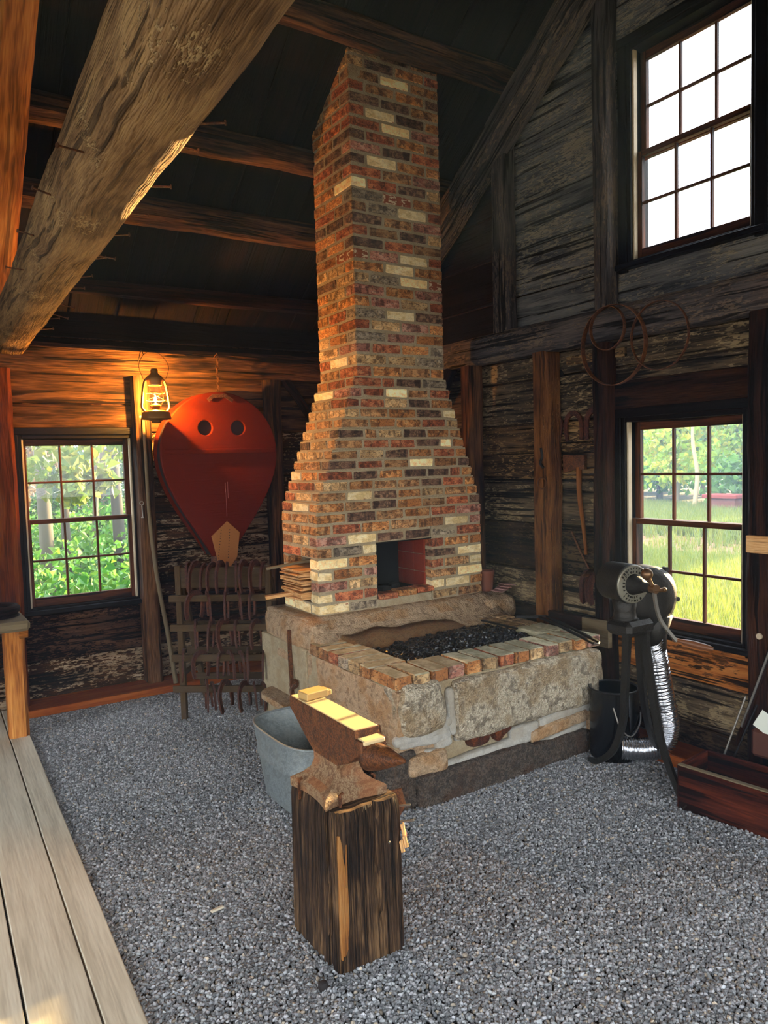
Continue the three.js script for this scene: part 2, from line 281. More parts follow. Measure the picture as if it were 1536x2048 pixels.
// right (gable) wall
{
  const pts = [[1.7, -0.3], [1.7, roofY(1.7)], [-2, roofY(-2)], [-5.7, roofY(-5.7)], [-5.7, -0.3]];
  const s = windowHoleShape(new THREE.Shape(pts.map(([z, y]) => new THREE.Vector2(z, y))), [HOLE_R, HOLE_U]);
  const g = new THREE.ExtrudeGeometry(s, { depth: 0.1, bevelEnabled: false }); g.rotateY(-Math.PI / 2); g.translate(XR + 0.13, 0, 0); // shape x -> world z
  const wall = struct(mesh('wall_right', boxUV(g, 'z'), M.wallRdark), 'dark plank gable wall with two windows, hoops and horseshoes');
  const seams = [0.0, 0.17, 0.4, 0.63, 0.87, 1.17, 1.45, 1.62, 1.81, 2.09, 2.23, 2.41, 2.63, 2.92, 3.2, 3.5, 3.79, 4.1, 4.4, 4.7, 5.0, 5.22];
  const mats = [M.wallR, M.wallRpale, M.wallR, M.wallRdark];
  for (let i = 0; i + 1 < seams.length; i++) {
    const y0 = seams[i], y1 = seams[i + 1], lowBand = y0 === 0.4, cut = (y0 >= 0.62 && y1 <= 1.82) ? HOLE_R : (y0 >= 2.62 && y1 <= 3.8) ? HOLE_U : null;
    const zs = Math.max(-5.55, -5.5 + (Math.max(y1, 2.7) - 2.7) / 0.72), ze = Math.min(1.65, 1.5 - (Math.max(y1, 2.7) - 2.7) / 0.72);
    if (ze - zs < 0.3) continue;
    const ends = lowBand ? [[zs, -2.95], [-2.95, -2.03], [-2.03, ze]] : cut ? [[zs, cut[0]], [cut[1], ze]] : [[zs, ze]];
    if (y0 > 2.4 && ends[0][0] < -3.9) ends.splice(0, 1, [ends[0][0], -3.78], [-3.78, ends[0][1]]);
    for (const [a, b] of ends) for (const [p, q] of (b - a > 3 ? [[a, lerp(a, b, 0.55 + 0.2 * rngP())], null] : [[a, b]]).flatMap((e, k, arr) => (e ? [e] : [[arr[0][1], b]]))) {
      const g2 = boxUV(block(0.03, y1 - y0 - 0.011, q - p - 0.006, 0.007, 0.003, rngP), 'z', rngP() * 5, rngP() * 3);
      const m = mesh('plank', g2, y0 > 2.4 ? (q < -3.7 ? M.roof : M.wallRgrey) : lowBand && p === -2.95 ? M.torn : mats[Math.floor(rngP() * 4)], wall); m.position.set(XR + 0.015 + 0.008 * (rngP() - 0.5), (y0 + y1) / 2, (p + q) / 2);  // upper planks: shade painted in by the chimney, window glare elsewhere
    }
  }
  // knot hole plug
  const k = mesh('knot_hole', new THREE.CylinderGeometry(0.024, 0.024, 0.01, 14).rotateZ(Math.PI / 2), std(0x050404, 1), wall); k.position.set(XR - 0.004, 2.1, -3.33);
}
// unseen sides of the room: front and far walls, openings widened to let in daylight
{
  const s = windowHoleShape(new THREE.Shape([[-3.3, -0.3], [3.6, -0.3], [3.6, 2.75], [-3.3, 2.75]].map((p) => new THREE.Vector2(...p))), [[-3.0, 3.3, -0.25, 2.6]]);
  const g = boxUV(new THREE.ExtrudeGeometry(s, { depth: 0.12, bevelEnabled: false })); g.translate(0, 0, 1.62);
  struct(mesh('wall_front', g, M.wallRdark), 'plank wall with the workshop doorway widened for daylight behind the camera');
  const pts = [[1.74, -0.3], [1.74, roofY(1.7)], [-2, roofY(-2)], [-5.7, roofY(-5.7)], [-5.7, -0.3]];
  const g2 = new THREE.ExtrudeGeometry(windowHoleShape(new THREE.Shape(pts.map(([z, y]) => new THREE.Vector2(z, y))), [[-4.2, 1.2, -0.2, 2.4]]), { depth: 0.12, bevelEnabled: false }); g2.rotateY(-Math.PI / 2); g2.translate(-3.2, 0, 0);
  struct(mesh('wall_far', boxUV(g2, 'z'), M.wallRdark), 'plank gable wall at the far end of the workshop, its opening added for daylight');
}
// roof: slab above, boards below it running up the slope
{
  const L = Math.hypot(1, 0.72), dir = V(0, 0.72, 1).normalize();
  const ceil = group('ceiling'); struct(ceil, 'dark roof of boards laid up the slope above the purlins');
  for (const s of [1, -1]) {
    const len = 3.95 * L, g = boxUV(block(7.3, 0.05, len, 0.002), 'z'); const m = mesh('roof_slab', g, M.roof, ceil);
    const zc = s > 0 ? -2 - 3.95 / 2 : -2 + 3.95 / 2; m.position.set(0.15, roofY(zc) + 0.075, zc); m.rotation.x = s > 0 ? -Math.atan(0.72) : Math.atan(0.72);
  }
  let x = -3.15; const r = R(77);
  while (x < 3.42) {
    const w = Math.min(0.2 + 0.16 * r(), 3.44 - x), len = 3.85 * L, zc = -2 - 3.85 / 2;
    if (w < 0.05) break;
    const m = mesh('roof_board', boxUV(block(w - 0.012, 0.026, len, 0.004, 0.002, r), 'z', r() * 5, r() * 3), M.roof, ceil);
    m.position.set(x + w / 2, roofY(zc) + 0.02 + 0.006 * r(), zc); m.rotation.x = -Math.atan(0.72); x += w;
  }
}
// floor: gravel bed and the plank deck on the left
struct(mesh('floor', boxUV(new THREE.BoxGeometry(3.1, 0.1, 7.3).translate(1.95, -0.056, -1.95)), stoneMat(T.granite, 0.3, 0.004, 0x77777a)), 'grey bed under the loose gravel');
{
  const deck = group('floor_deck', 0.552, 0, -3.4, -0.027); struct(deck, 'pale plank deck along the left side of the gravel');
  const r = R(91); let x = 0;
  for (let i = 0; i < 18; i++) {
    const w = i === 0 ? 0.112 : i === 1 ? 0.186 : 0.19 + 0.03 * r(); const parts = i === 1 ? [[-2.12, 1.47], [1.474, 4.9]] : [[-2.12, 4.9]];
    for (const [a, b] of parts) { const m = mesh('floorboard', boxUV(block(w - 0.007, 0.05, b - a, 0.003, 0.0008, r), 'z', r() * 5, r() * 3), M.deck, deck); m.position.set(x - w / 2, -0.004 + 0.002 * r(), (a + b) / 2); }
    x -= w;
  }
  const j = mesh('deck_joists', boxUV(new THREE.BoxGeometry(3.7, 0.04, 7).translate(-1.86, -0.07, 1.4)), std(0x0a0806, 1), deck);
}
// baseboards
struct(mesh('baseboard_left', merge(bx(2.9, 0.05, 0.025, 2.03, 0.03, -5.29), bx(2.9, 0.045, 0.26, 2.03, 0.03, -5.43)), M.sill), 'sill board along the foot of the left wall');
struct(mesh('baseboard_right', merge(bx(0.025, 0.06, 4.6, 3.25, 0.035, -3.0, 0.004, 'z'), bx(0.2, 0.055, 4.6, 3.36, 0.03, -3.0, 0.004, 'z')), M.sill), 'sill board along the foot of the right wall');

// timbers
const tb = (name, a, b, w, h, mat, seed, opt, label) => struct(timber(name, V(...a), V(...b), w, h, mat, seed, opt), label);
tb('wall_plate', [-3.1, 2.34, -5.47], [3.4, 2.34, -5.47], 0.17, 0.19, M.beam, 1, {}, 'hewn plate beam along the top of the left wall');
tb('gable_beam', [3.375, 2.31, -5.4], [3.375, 2.31, 1.6], 0.15, 0.18, M.beamGrey, 2, {}, 'hewn beam across the gable wall above the lower window');
tb('purlin', [-3.1, 2.78, -5.23], [3.4, 2.78, -5.23], 0.12, 0.09, M.beamDark, 3, {}, 'lowest purlin under the roof boards');
tb('purlin', [-3.1, 3.145, -4.72], [3.4, 3.145, -4.72], 0.14, 0.16, M.beam, 4, { round: 0.3 }, 'second purlin up, the paler one left of the chimney');
tb('purlin', [-3.1, 3.46, -4.3], [3.4, 3.46, -4.3], 0.13, 0.15, M.beam, 5, { round: 0.3 }, 'third purlin up, meeting the chimney below its top');
tb('purlin', [-3.1, 3.93, -3.64], [3.4, 3.93, -3.64], 0.15, 0.15, M.beam, 6, { round: 0.3 }, 'purlin in front of the chimney top');
tb('rafter', [0.575, 2.47, -5.4], [0.575, 4.95, -2.0], 0.17, 0.16, M.beamWarm, 7, { amp: 0.006 }, 'rafter with orange lantern light in its colour at the left edge behind the log tie beam');
tb('rafter', [3.3, 2.36, -5.4], [3.3, 4.83, -2.0], 0.2, 0.17, M.beamGrey, 8, {}, 'rafter against the gable wall right of the chimney');
tb('rafter', [3.3, 2.5, 1.4], [3.3, 4.83, -1.98], 0.2, 0.17, M.beamDark, 9, {}, 'rafter on the front slope against the gable wall');
for (const [z, x, s] of [[1.497, 0, 21]]) tb('wall_post', [z, 0.03, -5.49], [z, 2.26, -5.49], 0.11, 0.145, M.beam, s, {}, 'left wall post between the window and the bellows');
tb('wall_post', [2.515, 0.03, -5.49], [2.515, 2.26, -5.49], 0.11, 0.135, M.beam, 22, {}, 'left wall post right of the bellows');
tb('wall_post', [0.6, 0.03, -5.48], [0.6, 2.26, -5.48], 0.13, 0.17, M.beamLanternDim, 23, {}, 'left wall post at the left edge of the picture');
tb('wall_post', [3.38, 0.03, -3.385], [3.38, 2.23, -3.385], 0.148, 0.13, M.paleTimber, 24, {}, 'right wall post between the chimney and the horseshoes');
tb('wall_post', [3.38, 0.03, -4.09], [3.38, 2.23, -4.09], 0.12, 0.13, M.beam, 25, {}, 'right wall post close behind the chimney');
tb('wall_post', [3.4, 0.03, -2.95], [3.4, 2.23, -2.95], 0.11, 0.1, M.beamDark, 26, {}, 'right wall post beside the lower window');
tb('wall_post', [3.38, 0.03, -1.98], [3.38, 2.23, -1.98], 0.15, 0.13, M.beamDark, 27, {}, 'right wall post past the lower window at the right edge');
tb('wall_post', [3.38, 2.4, -3.74], [3.38, 3.62, -3.74], 0.13, 0.12, M.beamGrey, 28, {}, 'short upper gable post beside the chimney');
tb('wall_post', [3.4, 2.4, -2.93], [3.4, 4.2, -2.93], 0.12, 0.1, M.beamGrey, 29, {}, 'upper gable post left of the upper window');
tb('brace', [2.62, 2.27, -5.46], [3.1, 1.62, -5.46], 0.08, 0.07, M.beamDark, 30, { round: 0.4 }, 'crooked diagonal brace between the left wall and the chimney');
tb('brace', [3.36, 2.25, -4.3], [3.36, 1.5, -4.9], 0.08, 0.1, M.beamDark, 31, {}, 'diagonal brace on the gable wall behind the chimney');
struct(mesh('trim_1', bx(0.025, 0.19, 0.9, 3.44, 1.91, -2.46, 0.004, 'z', 1, 2), M.beamDark), 'reddish header board over the lower right window');
struct(mesh('trim_2', bx(0.02, 0.05, 0.44, 3.44, 2.165, -3.05, 0.004, 'z', 1, 2), M.wallRpale), 'pale batten under the gable beam');
{ // the tie beam: a barked log over the camera's left, with nails left in it
  const len = 6.6, rings = [], n = 28, r = R(61);
  for (let i = 0; i <= 90; i++) {
    const x = len * i / 90, rad = lerp(0.12, 0.112, i / 90) * (1 + 0.05 * n3(x * 1.1, 3.3, 0.2));
    rings.push(Array.from({ length: n }, (_, j) => { const a = j / n * 2 * Math.PI, c = Math.cos(a), s = Math.sin(a); const d = 1 + 0.06 * n3(c * 1.5 + x * 0.3, s * 1.5, x * 1.3 + 4) + 0.035 * n3(c * 5, s * 5, x * 6) + 0.02 * n3(c * 14, s * 14, x * 9); const sq = 1 / Math.pow(Math.pow(Math.abs(c), 3.2) + Math.pow(Math.abs(s), 3.2), 1 / 3.2); return [x, rad * d * s * sq, -rad * d * c * sq]; }));
  }
  const g = loft(rings, { flip: false }); const uv = g.attributes.uv; for (let i = 0; i < uv.count; i++) uv.setXY(i, uv.getY(i), uv.getX(i));
  const a = V(0.425, 2.47, 1.2), b = V(0.66, 2.45, -5.4), log = place(mesh('tie_beam', g, M.log), a, b); struct(log, 'thick barked log tie beam with nails crossing the upper left');
  const nail = rod([[0, 0, 0], [0.07, 0, 0]], 0.0028, 6); const head = new THREE.CylinderGeometry(0.007, 0.007, 0.003, 8).rotateZ(Math.PI / 2).translate(0.07, 0, 0); const ng = merge(nail, head);
  for (let i = 0; i < 17; i++) {
    const x = i < 13 ? 2.9 + i * 0.24 + 0.08 * r() : 3.2 + (i - 13) * 0.45, side = i < 13 ? 1 : -1; const m = mesh('nail', ng, M.rust, log);
    m.position.set(x, -0.04 - 0.05 * r(), side * 0.1); m.rotation.set(0, -side * (Math.PI / 2 - 0.5 + r() * 0.9), (r() - 0.5) * 0.5);
  }
}
// ---------------------------------------------------------------- windows: local x right, y up, +z into the room
function makeWindow(name, label, W, H, lowerOpenBlur = 0) {
  const w = group(name); struct(w, label);
  const st = 0.036, ow = W + 2 * st, y0 = -H / 2 - 0.06, y1 = H / 2 + 0.045, ih = y1 - y0, yc = (y0 + y1) / 2;
  mesh('window_frame', merge(bx(0.028, ih + 0.06, 0.15, -ow / 2 - 0.014, yc, 0, 0.002, 'y'), bx(0.028, ih + 0.06, 0.15, ow / 2 + 0.014, yc, 0, 0.002, 'y'), bx(ow, 0.03, 0.15, 0, y1 + 0.015, 0, 0.002), bx(ow, 0.03, 0.15, 0, y0 - 0.015, 0, 0.002)), M.frame, w);
  for (const s of [-1, 1]) mesh('jamb_stop', bx(0.012, ih, 0.03, s * (ow / 2 - 0.006), yc, 0.045, 0.002, 'y'), M.jamb, w);
  mesh('casing', merge(bx(0.055, ih + 0.12, 0.022, -ow / 2 - 0.05, yc, 0.075, 0.003, 'y'), bx(0.055, ih + 0.12, 0.022, ow / 2 + 0.05, yc, 0.075, 0.003, 'y'), bx(ow + 0.16, 0.05, 0.024, 0, y1 + 0.05, 0.076, 0.003)), M.frame, w);
  mesh('window_sill', bx(ow + 0.17, 0.03, 0.1, 0, y0 - 0.03, 0.06, 0.004), M.frame, w);
  const sash = (nm, ya, yb, z, top, bot) => {
    const cy = (ya + yb) / 2, h = yb - ya, mw = 0.014;
    const bars = [bx(st, h, 0.03, -W / 2 - st / 2, cy, z, 0.002, 'y'), bx(st, h, 0.03, W / 2 + st / 2, cy, z, 0.002, 'y'), bx(W, top, 0.03, 0, yb - top / 2, z, 0.002), bx(W, bot, 0.03, 0, ya + bot / 2, z, 0.002)];
    const g0 = ya + bot, g1 = yb - top; for (const k of [-1, 1]) bars.push(bx(mw, g1 - g0, 0.024, k * W / 6, (g0 + g1) / 2, z, 0.004, 'y')); bars.push(bx(W, mw, 0.022, 0, (g0 + g1) / 2, z, 0.004));
    const s = mesh(nm, merge(bars), M.sash, w);
    for (let i = 0; i < 3; i++) for (let j = 0; j < 2; j++) {
      const p = mesh('pane', new THREE.PlaneGeometry(W / 3 - mw, (g1 - g0 - mw) / 2), M.glass, s); p.position.set((i - 1) * W / 3, lerp(g0, g1, 0.25 + 0.5 * j), z); }
  };
  sash('upper_sash', -0.016, y1, -0.025, 0.045, 0.032); sash('lower_sash', y0, 0.016, 0.012, 0.03, 0.06);
  return w;
}
const win1 = makeWindow('window_1', 'dark framed sash window in the left wall looking onto woods', 0.64, 1.035); win1.position.set(1.075, 1.25, ZL - 0.05);
const win2 = makeWindow('window_2', 'lower sash window in the right wall behind the blower', 0.628, 1.02); win2.position.set(XR + 0.06, 1.222, -2.49); win2.rotation.y = -Math.PI / 2;
const win3 = makeWindow('window_3', 'tall white-lit sash window high in the gable wall', 0.615, 1.0); win3.position.set(XR + 0.06, 3.21, -2.447); win3.rotation.y = -Math.PI / 2;

// ---------------------------------------------------------------- bricks
const BK = { r: 0, o: 1, b: 2, d: 3, p: 4, c: 5, t: 6, g: 7, s: 8 };
{ // atlas of 126 brick faces: 9 kinds x 14, cells of 128 x 64 pixels
  const w = 1024, h = 1024, pal = [[0x9c5636, 0x844428, 0xb47048], [0xb47842, 0x9c6232, 0xc8945c], [0x9c7046, 0x7e5634, 0xb28658], [0x705240, 0x543c2e, 0x8c6c52], [0xa8705c, 0x945c4a, 0xb88e7a], [0xeed8a4, 0xdec288, 0xf6e6ba], [0xb89668, 0xa07e54, 0xc8aa7c], [0x8c7e6a, 0x706452, 0xa49680], [0xb4ac8c, 0xa09878, 0xc6be9e]].map((q) => q.map(hex));
  const n1 = lattice(w, h, 220, 220, 2, 401), n2 = lattice(w, h, 40, 48, 4, 402, 0.62), n3_ = lattice(w, h, 70, 24, 3, 403), ch = lattice(w, h, 60, 70, 3, 404, 0.6);
  const H = new Uint8Array(w * h), r = R(405), tint = Array.from({ length: 128 }, () => [0.85 + 0.3 * r(), r(), r()]);
  T.brick = tex(w, h, (i, x, y) => {
    const cx = x >> 7, cy = y >> 6, cell = cy * 8 + cx, k = Math.min(8, Math.floor(cell / 14)), [b, spotted] = tint[cell], lx = (x & 127) / 127, ly = (y & 63) / 63, P = pal[k];
    let c = mix3(P[1], P[0], sstep(0.2, 0.6, n2[i])); c = mix3(c, P[2], sstep(0.5, 0.85, n2[i]) * 0.9); c = mix3(c, [c[0] * 0.35, c[1] * 0.32, c[2] * 0.3], sstep(0.58, 0.8, n3_[i]) * (k === 5 || k === 8 ? 0.06 : 0.5));
    c = mix3(c, [30, 20, 16], sstep(0.72, 0.88, n1[i]) * (k === 5 || k === 8 ? 0.1 : 0.4)); if (spotted > 0.5 && k !== 5 && k !== 8) c = mix3(c, hex(0xa88c66), sstep(0.66, 0.88, ch[i]) * 0.4);
    let hh = 0.55 * n2[i] + 0.35 * n1[i];
    if (k === 5 || (k === 4 && spotted > 0.75)) { // worn paint, chipped along the edges
      const e = Math.min(lx, 1 - lx) * 1.6, f = Math.min(ly, 1 - ly), chip = sstep(0.66, 0.58, ch[i] + 0.55 * Math.max(0, 0.28 - f) + 0.25 * Math.max(0, 0.2 - e) * 2 + (k === 5 ? -0.4 - 0.12 * tint[cell][2] : 0.1));
      const base = pal[tint[cell][2] > 0.5 ? 2 : 0]; c = mix3(mix3(base[1], base[0], n2[i]), k === 5 ? c : hex(0xd8c0a0), chip); hh = 0.3 * hh + 0.5 * chip;
    }
    H[i] = clamp(hh) * 255; return [clamp(c[0] * b, 0, 255), clamp(c[1] * b, 0, 255), clamp(c[2] * b, 0, 255)];
  });
  const bt = tex(w, h, (i) => [H[i]], false);
  M.brick = std(0xffffff, 0.88, 0, { map: T.brick, bumpMap: bt, bumpScale: 0.005 }); M.brick.color.setRGB(1.2, 1.16, 1.1);
}
const rb = R(1234);
function brickGeo(w, h, d, kind, rng = rb, endKind = null) { // long axis x; every face shows the brick's own cell
  const g = block(w, h, d, 0.005, 0.0022, rng), p = g.attributes.position, n = p.count, uv = new Float32Array(n * 2), cell = BK[kind] * 14 + Math.floor(rng() * 14), cx = cell % 8, cy = Math.floor(cell / 8), flip = rng() < 0.5 ? -1 : 1, endCell = BK[endKind ?? kind] * 14 + Math.floor(rng() * 14);
  for (let i = 0; i < n; i += 3) {
    const A = V().fromBufferAttribute(p, i), B = V().fromBufferAttribute(p, i + 1), C = V().fromBufferAttribute(p, i + 2), N = B.clone().sub(A).cross(C.clone().sub(A)), m = [Math.abs(N.x), Math.abs(N.y), Math.abs(N.z)], k = m.indexOf(Math.max(...m));
    [A, B, C].forEach((q, j) => {
      const u = k === 0 ? q.z / d * 0.45 : q.x / w * 0.96 * flip, v = k === 1 ? q.z / d * 0.9 : q.y / h * 0.9;
      const ce = endKind && k !== 1 ? endCell : cell; uv[(i + j) * 2] = (ce % 8 + clamp(u + 0.5, 0.02, 0.98)) / 8; uv[(i + j) * 2 + 1] = (Math.floor(ce / 8) + clamp(v + 0.5, 0.04, 0.96)) / 16;
    });
  }
  g.setAttribute('uv', new THREE.BufferAttribute(uv, 2)); return g;
}
const chimney = group('brick_chimney', 2.6, 0.72, -4.03);
tag(chimney, 'tall mottled brick chimney whose stepped hood stands over the forge', 'chimney');
const soot = std(0x0a0807, 0.95);
const cores = [], lateBricks = [];
let brickCount = 0;
function putBrick(x, y, z, len, alongX, kind, h = 0.056, w = 0.098, late = false) {
  const g = brickGeo(len, h, w, kind), jx = 0.003 * (rb() - 0.5), jz = 0.004 * (rb() - 0.5);
  if (late || ++brickCount > 300) { if (!alongX) g.rotateY(Math.PI / 2); g.translate(x + jx - 2.6, y - 0.72, z + jz + 4.03); lateBricks.push(g); return; }
  const m = mesh('brick', g, M.brick, chimney); m.position.set(x + jx - 2.6, y - 0.72, z + jz + 4.03); m.rotation.set(0.006 * (rb() - 0.5), (alongX ? 0 : Math.PI / 2) + 0.012 * (rb() - 0.5), 0.01 * (rb() - 0.5));
}
function course(y, pitch, xl, xr, zf, zb, codes, { niche = null, late = false } = {}) {
  const units = [...codes].reduce((s, c) => s + (c === '.' ? 1 : c === c.toLowerCase() ? 1 : 2), 0), u = (xr - xl) / units, J = 0.0125, bd = 0.098, h = pitch - J, yc = y + pitch / 2;
  let at = 0; const first = codes[0], last = codes[codes.length - 1], A = first !== first.toLowerCase();
  for (let i = 0; i < codes.length; i++) {
    const c = codes[i], half = c === c.toLowerCase(), n = c === '.' ? 1 : half ? 1 : 2, x0 = xl + at * u, x1 = x0 + n * u; at += n; if (c === '.') continue;
    const x0j = i && codes[i - 1] !== '.' ? x0 + J / 2 : x0, x1j = i < codes.length - 1 && codes[i + 1] !== '.' ? x1 - J / 2 : x1, kind = c.toLowerCase();
    if (half && (i === 0 || i === codes.length - 1)) { const l = i === 0 && niche ? 0.1 : 0.2; putBrick((x0j + x1j) / 2, yc, zf - l / 2, l, false, kind, h, x1j - x0j, late); } // corner brick laid the other way
    else putBrick((x0j + x1j) / 2, yc, zf - bd / 2, x1j - x0j, true, kind, h, bd, late);
  }
  // left flank
  let z = zf - (A ? bd : 0.2) - J; const mix = 'obobortdobrotc';
  if (niche) { putBrick(xl + bd / 2, yc, zb + 0.033, 0.066, false, 'o', h, bd, late); return; }
  while (z > zb + 0.03) { const l = Math.min(0.2, z - zb); const zl = z - zb - l < 0.05 ? z - zb : l; if (y < roofY(z - zl / 2) + 0.06) putBrick(xl + bd / 2, yc, z - zl / 2, zl, false, mix[Math.floor(rb() * mix.length)], h, bd, late); z -= zl + J; }
}
const core = (x0, x1, y0, y1, z0, z1) => cores.push(bx(x1 - x0, y1 - y0, z1 - z0, (x0 + x1) / 2 - 2.6, (y0 + y1) / 2 - 0.72, (z0 + z1) / 2 + 4.03, 0.003));
const ZF = -3.8, ZB = -4.255, rc = 0.0035;
{ // base, bottom to top
  const rows = ['CG....TB', 'cRr....cCo', 'PT....BC', 'cOp....rBc', 'CO....DC', 'bGc....rOo', 'PCDDGR', 'oROBBCp', 'ODBORP'], P = 0.0652; let y = 0.723;
  rows.forEach((c, i) => { course(y, P, 1.985, 3.19, ZF, ZB, i === 0 ? 'CG....TB' : c, { niche: i >= 1 && i <= 4 }); y += P; });
  const y1 = 0.723 + P * 9, niB = 0.79, niT = 1.05, opB = 0.775, opT = 1.115;
  core(1.985 + rc, 2.383, 0.72, niB, ZB, ZF - rc); core(1.985 + rc, 2.383, niT, y1, ZB, ZF - rc); core(1.985 + rc, 2.383, niB, niT, -3.895, ZF - rc); core(1.985 + rc, 2.383, niB, niT, ZB, -4.19); core(2.24, 2.383, niB, niT, -4.19, -3.895);
  core(2.79, 3.19 - rc, 0.72, y1, ZB, ZF - rc); core(2.383, 2.785, opT, y1, ZB, ZF - rc); core(2.383, 2.785, 0.72, opB, ZB, ZF - rc); core(2.383, 2.785, opB, opT, ZB, -4.17);
  // stepped hood
  const hood = ['RrDG', 'pRCBR', 'rRTDO', 'tBODc', 'BOORt', 'DbTDOo', 'BRRDco', 'BTDORo', 'DRBCBd', 'RDODDro', 'TOBBDRo', 'BCDOTBo', 'OBDOBRd']; const Ph = (2.093 - y1) / 13;
  for (let k = 0; k < 13; k++) { const j = 12 - k, t = (k + 0.55) / 12.6, yy = 2.093 - (k + 1) * Ph, xl = lerp(2.272, 1.99, t), xr = lerp(2.925, 3.185, t); course(yy, Ph, xl, xr, ZF, ZB, hood[k]); core(xl + rc, xr - rc, yy - 0.001, yy + Ph, ZB, ZF - rc); }
  // flue
  const flue = ['rOBo', 'TTG', 'pROg', 'GPO', 'rTPo', 'GCD', 'oPTr', 'POP', 'tGCp', 'OCO', 'pPCr', 'DRB', 'rBDt', 'DBP', 'bGCr', 'GPO', 'cRDt', 'RBP', 'dCOo', 'PDR', 'dROb', 'RCP', 'rCDo', 'DDB', 'rBOd', 'BCO', 'tDOr', 'TDB', 'dBD'], Pf = 0.067;
  flue.forEach((c, i) => course(2.093 + i * Pf, Pf, 2.284, 2.918, ZF, ZB, c, { late: i > 26 }));
  core(2.284 + rc, 2.918 - rc, 2.09, 4.35, ZB, ZF - rc);
  mesh('mortar_core', merge(cores), M.mortar, chimney);
  if (lateBricks.length) stuff(mesh('brick_courses', merge(lateBricks), M.brick, chimney));
  // firebox lining, sill and soot
  const fb = std(0x8a2c14, 0.85, 0, { bumpMap: scaled(T.rust.bumpMap, 0.3, 0.3), bumpScale: 0.002 });
  for (let i = 0; i < 3; i++) for (let j = 0; j < 3; j++) { const m = mesh('fire_brick', boxUV(block(0.01, 0.108, 0.115, 0.003, 0.001, rb)), fb, chimney); m.position.set(2.783 - 2.6, 0.835 + j * 0.112 - 0.72, -3.925 - i * 0.12 + 4.03); }
  for (let i = 0; i < 3; i++) { const m = mesh('brick', brickGeo(0.13, 0.035, 0.11, 'ror'[i]), M.brick, chimney); m.position.set(2.455 + i * 0.135 - 2.6, 0.79 + 0.004 * i - 0.72, -3.835 + 4.03); m.rotation.y = 0.05 * (i - 1); }
  mesh('soot_lining', merge(bx(0.006, 0.34, 0.36, 2.387 - 2.6, 0.945 - 0.72, -3.99 + 4.03, 0.001), bx(0.39, 0.34, 0.006, 2.584 - 2.6, 0.945 - 0.72, -4.165 + 4.03, 0.001), bx(0.39, 0.006, 0.36, 2.584 - 2.6, 1.11 - 0.72, -3.99 + 4.03, 0.001), bx(0.39, 0.02, 0.34, 2.584 - 2.6, 0.785 - 0.72, -3.99 + 4.03, 0.002)), soot, chimney);
  mesh('cinders', merge(stone(0.09, 0.05, 0.07, 41, { n: 3, rough: 0.03 }).translate(2.5 - 2.6, 0.81 - 0.72, -3.9 + 4.03), stone(0.07, 0.06, 0.06, 42, { n: 3, rough: 0.03 }).translate(2.58 - 2.6, 0.81 - 0.72, -3.94 + 4.03)), soot, chimney);
  mesh('lintel_bar', bx(0.42, 0.008, 0.05, 2.584 - 2.6, 1.113 - 0.72, -3.83 + 4.03, 0.002), M.iron, chimney);
}
// ---------------------------------------------------------------- the forge hearth
function stone(w, h, d, seed, { n = 5, rough = 0.018, round = 0.25 } = {}) { // lumpy rounded block
  const g = new THREE.BoxGeometry(w, h, d, n * 2, n * 2, n), p = g.attributes.position, r = Math.min(w, h, d) * round;
  for (let i = 0; i < p.count; i++) {
    const v = V().fromBufferAttribute(p, i), q = V(clamp(v.x, -w / 2 + r, w / 2 - r), clamp(v.y, -h / 2 + r, h / 2 - r), clamp(v.z, -d / 2 + r, d / 2 - r)), o = v.clone().sub(q); if (o.length() > 1e-6) v.copy(q).addScaledVector(o.normalize(), r);
    const s = rough * (n3(v.x * 4 + seed, v.y * 4, v.z * 4 + seed) + 0.5 * n3(v.x * 11 + seed, v.y * 11, v.z * 11)); const dir = v.clone().normalize(); v.addScaledVector(V(dir.x, dir.y, dir.z), s); p.setXYZ(i, v.x, v.y, v.z);
  }
  let q = mergeVertices((g.deleteAttribute('normal'), g.deleteAttribute('uv'), g), 1e-4); q.computeVertexNormals(); const nrm = q.toNonIndexed(); return boxUV(nrm, 'x', seed, seed * 0.7);
}
const forge = group('forge_hearth', 2.5, 0, -3.5); tag(forge, 'mortared stone forge hearth with a rim of bricks round the coal bed', 'forge');
const FP = (m, x, y, z, rx = 0, ry = 0, rz = 0) => { m.position.set(x - 2.5, y, z + 3.5); m.rotation.set(rx, ry, rz); return m; };
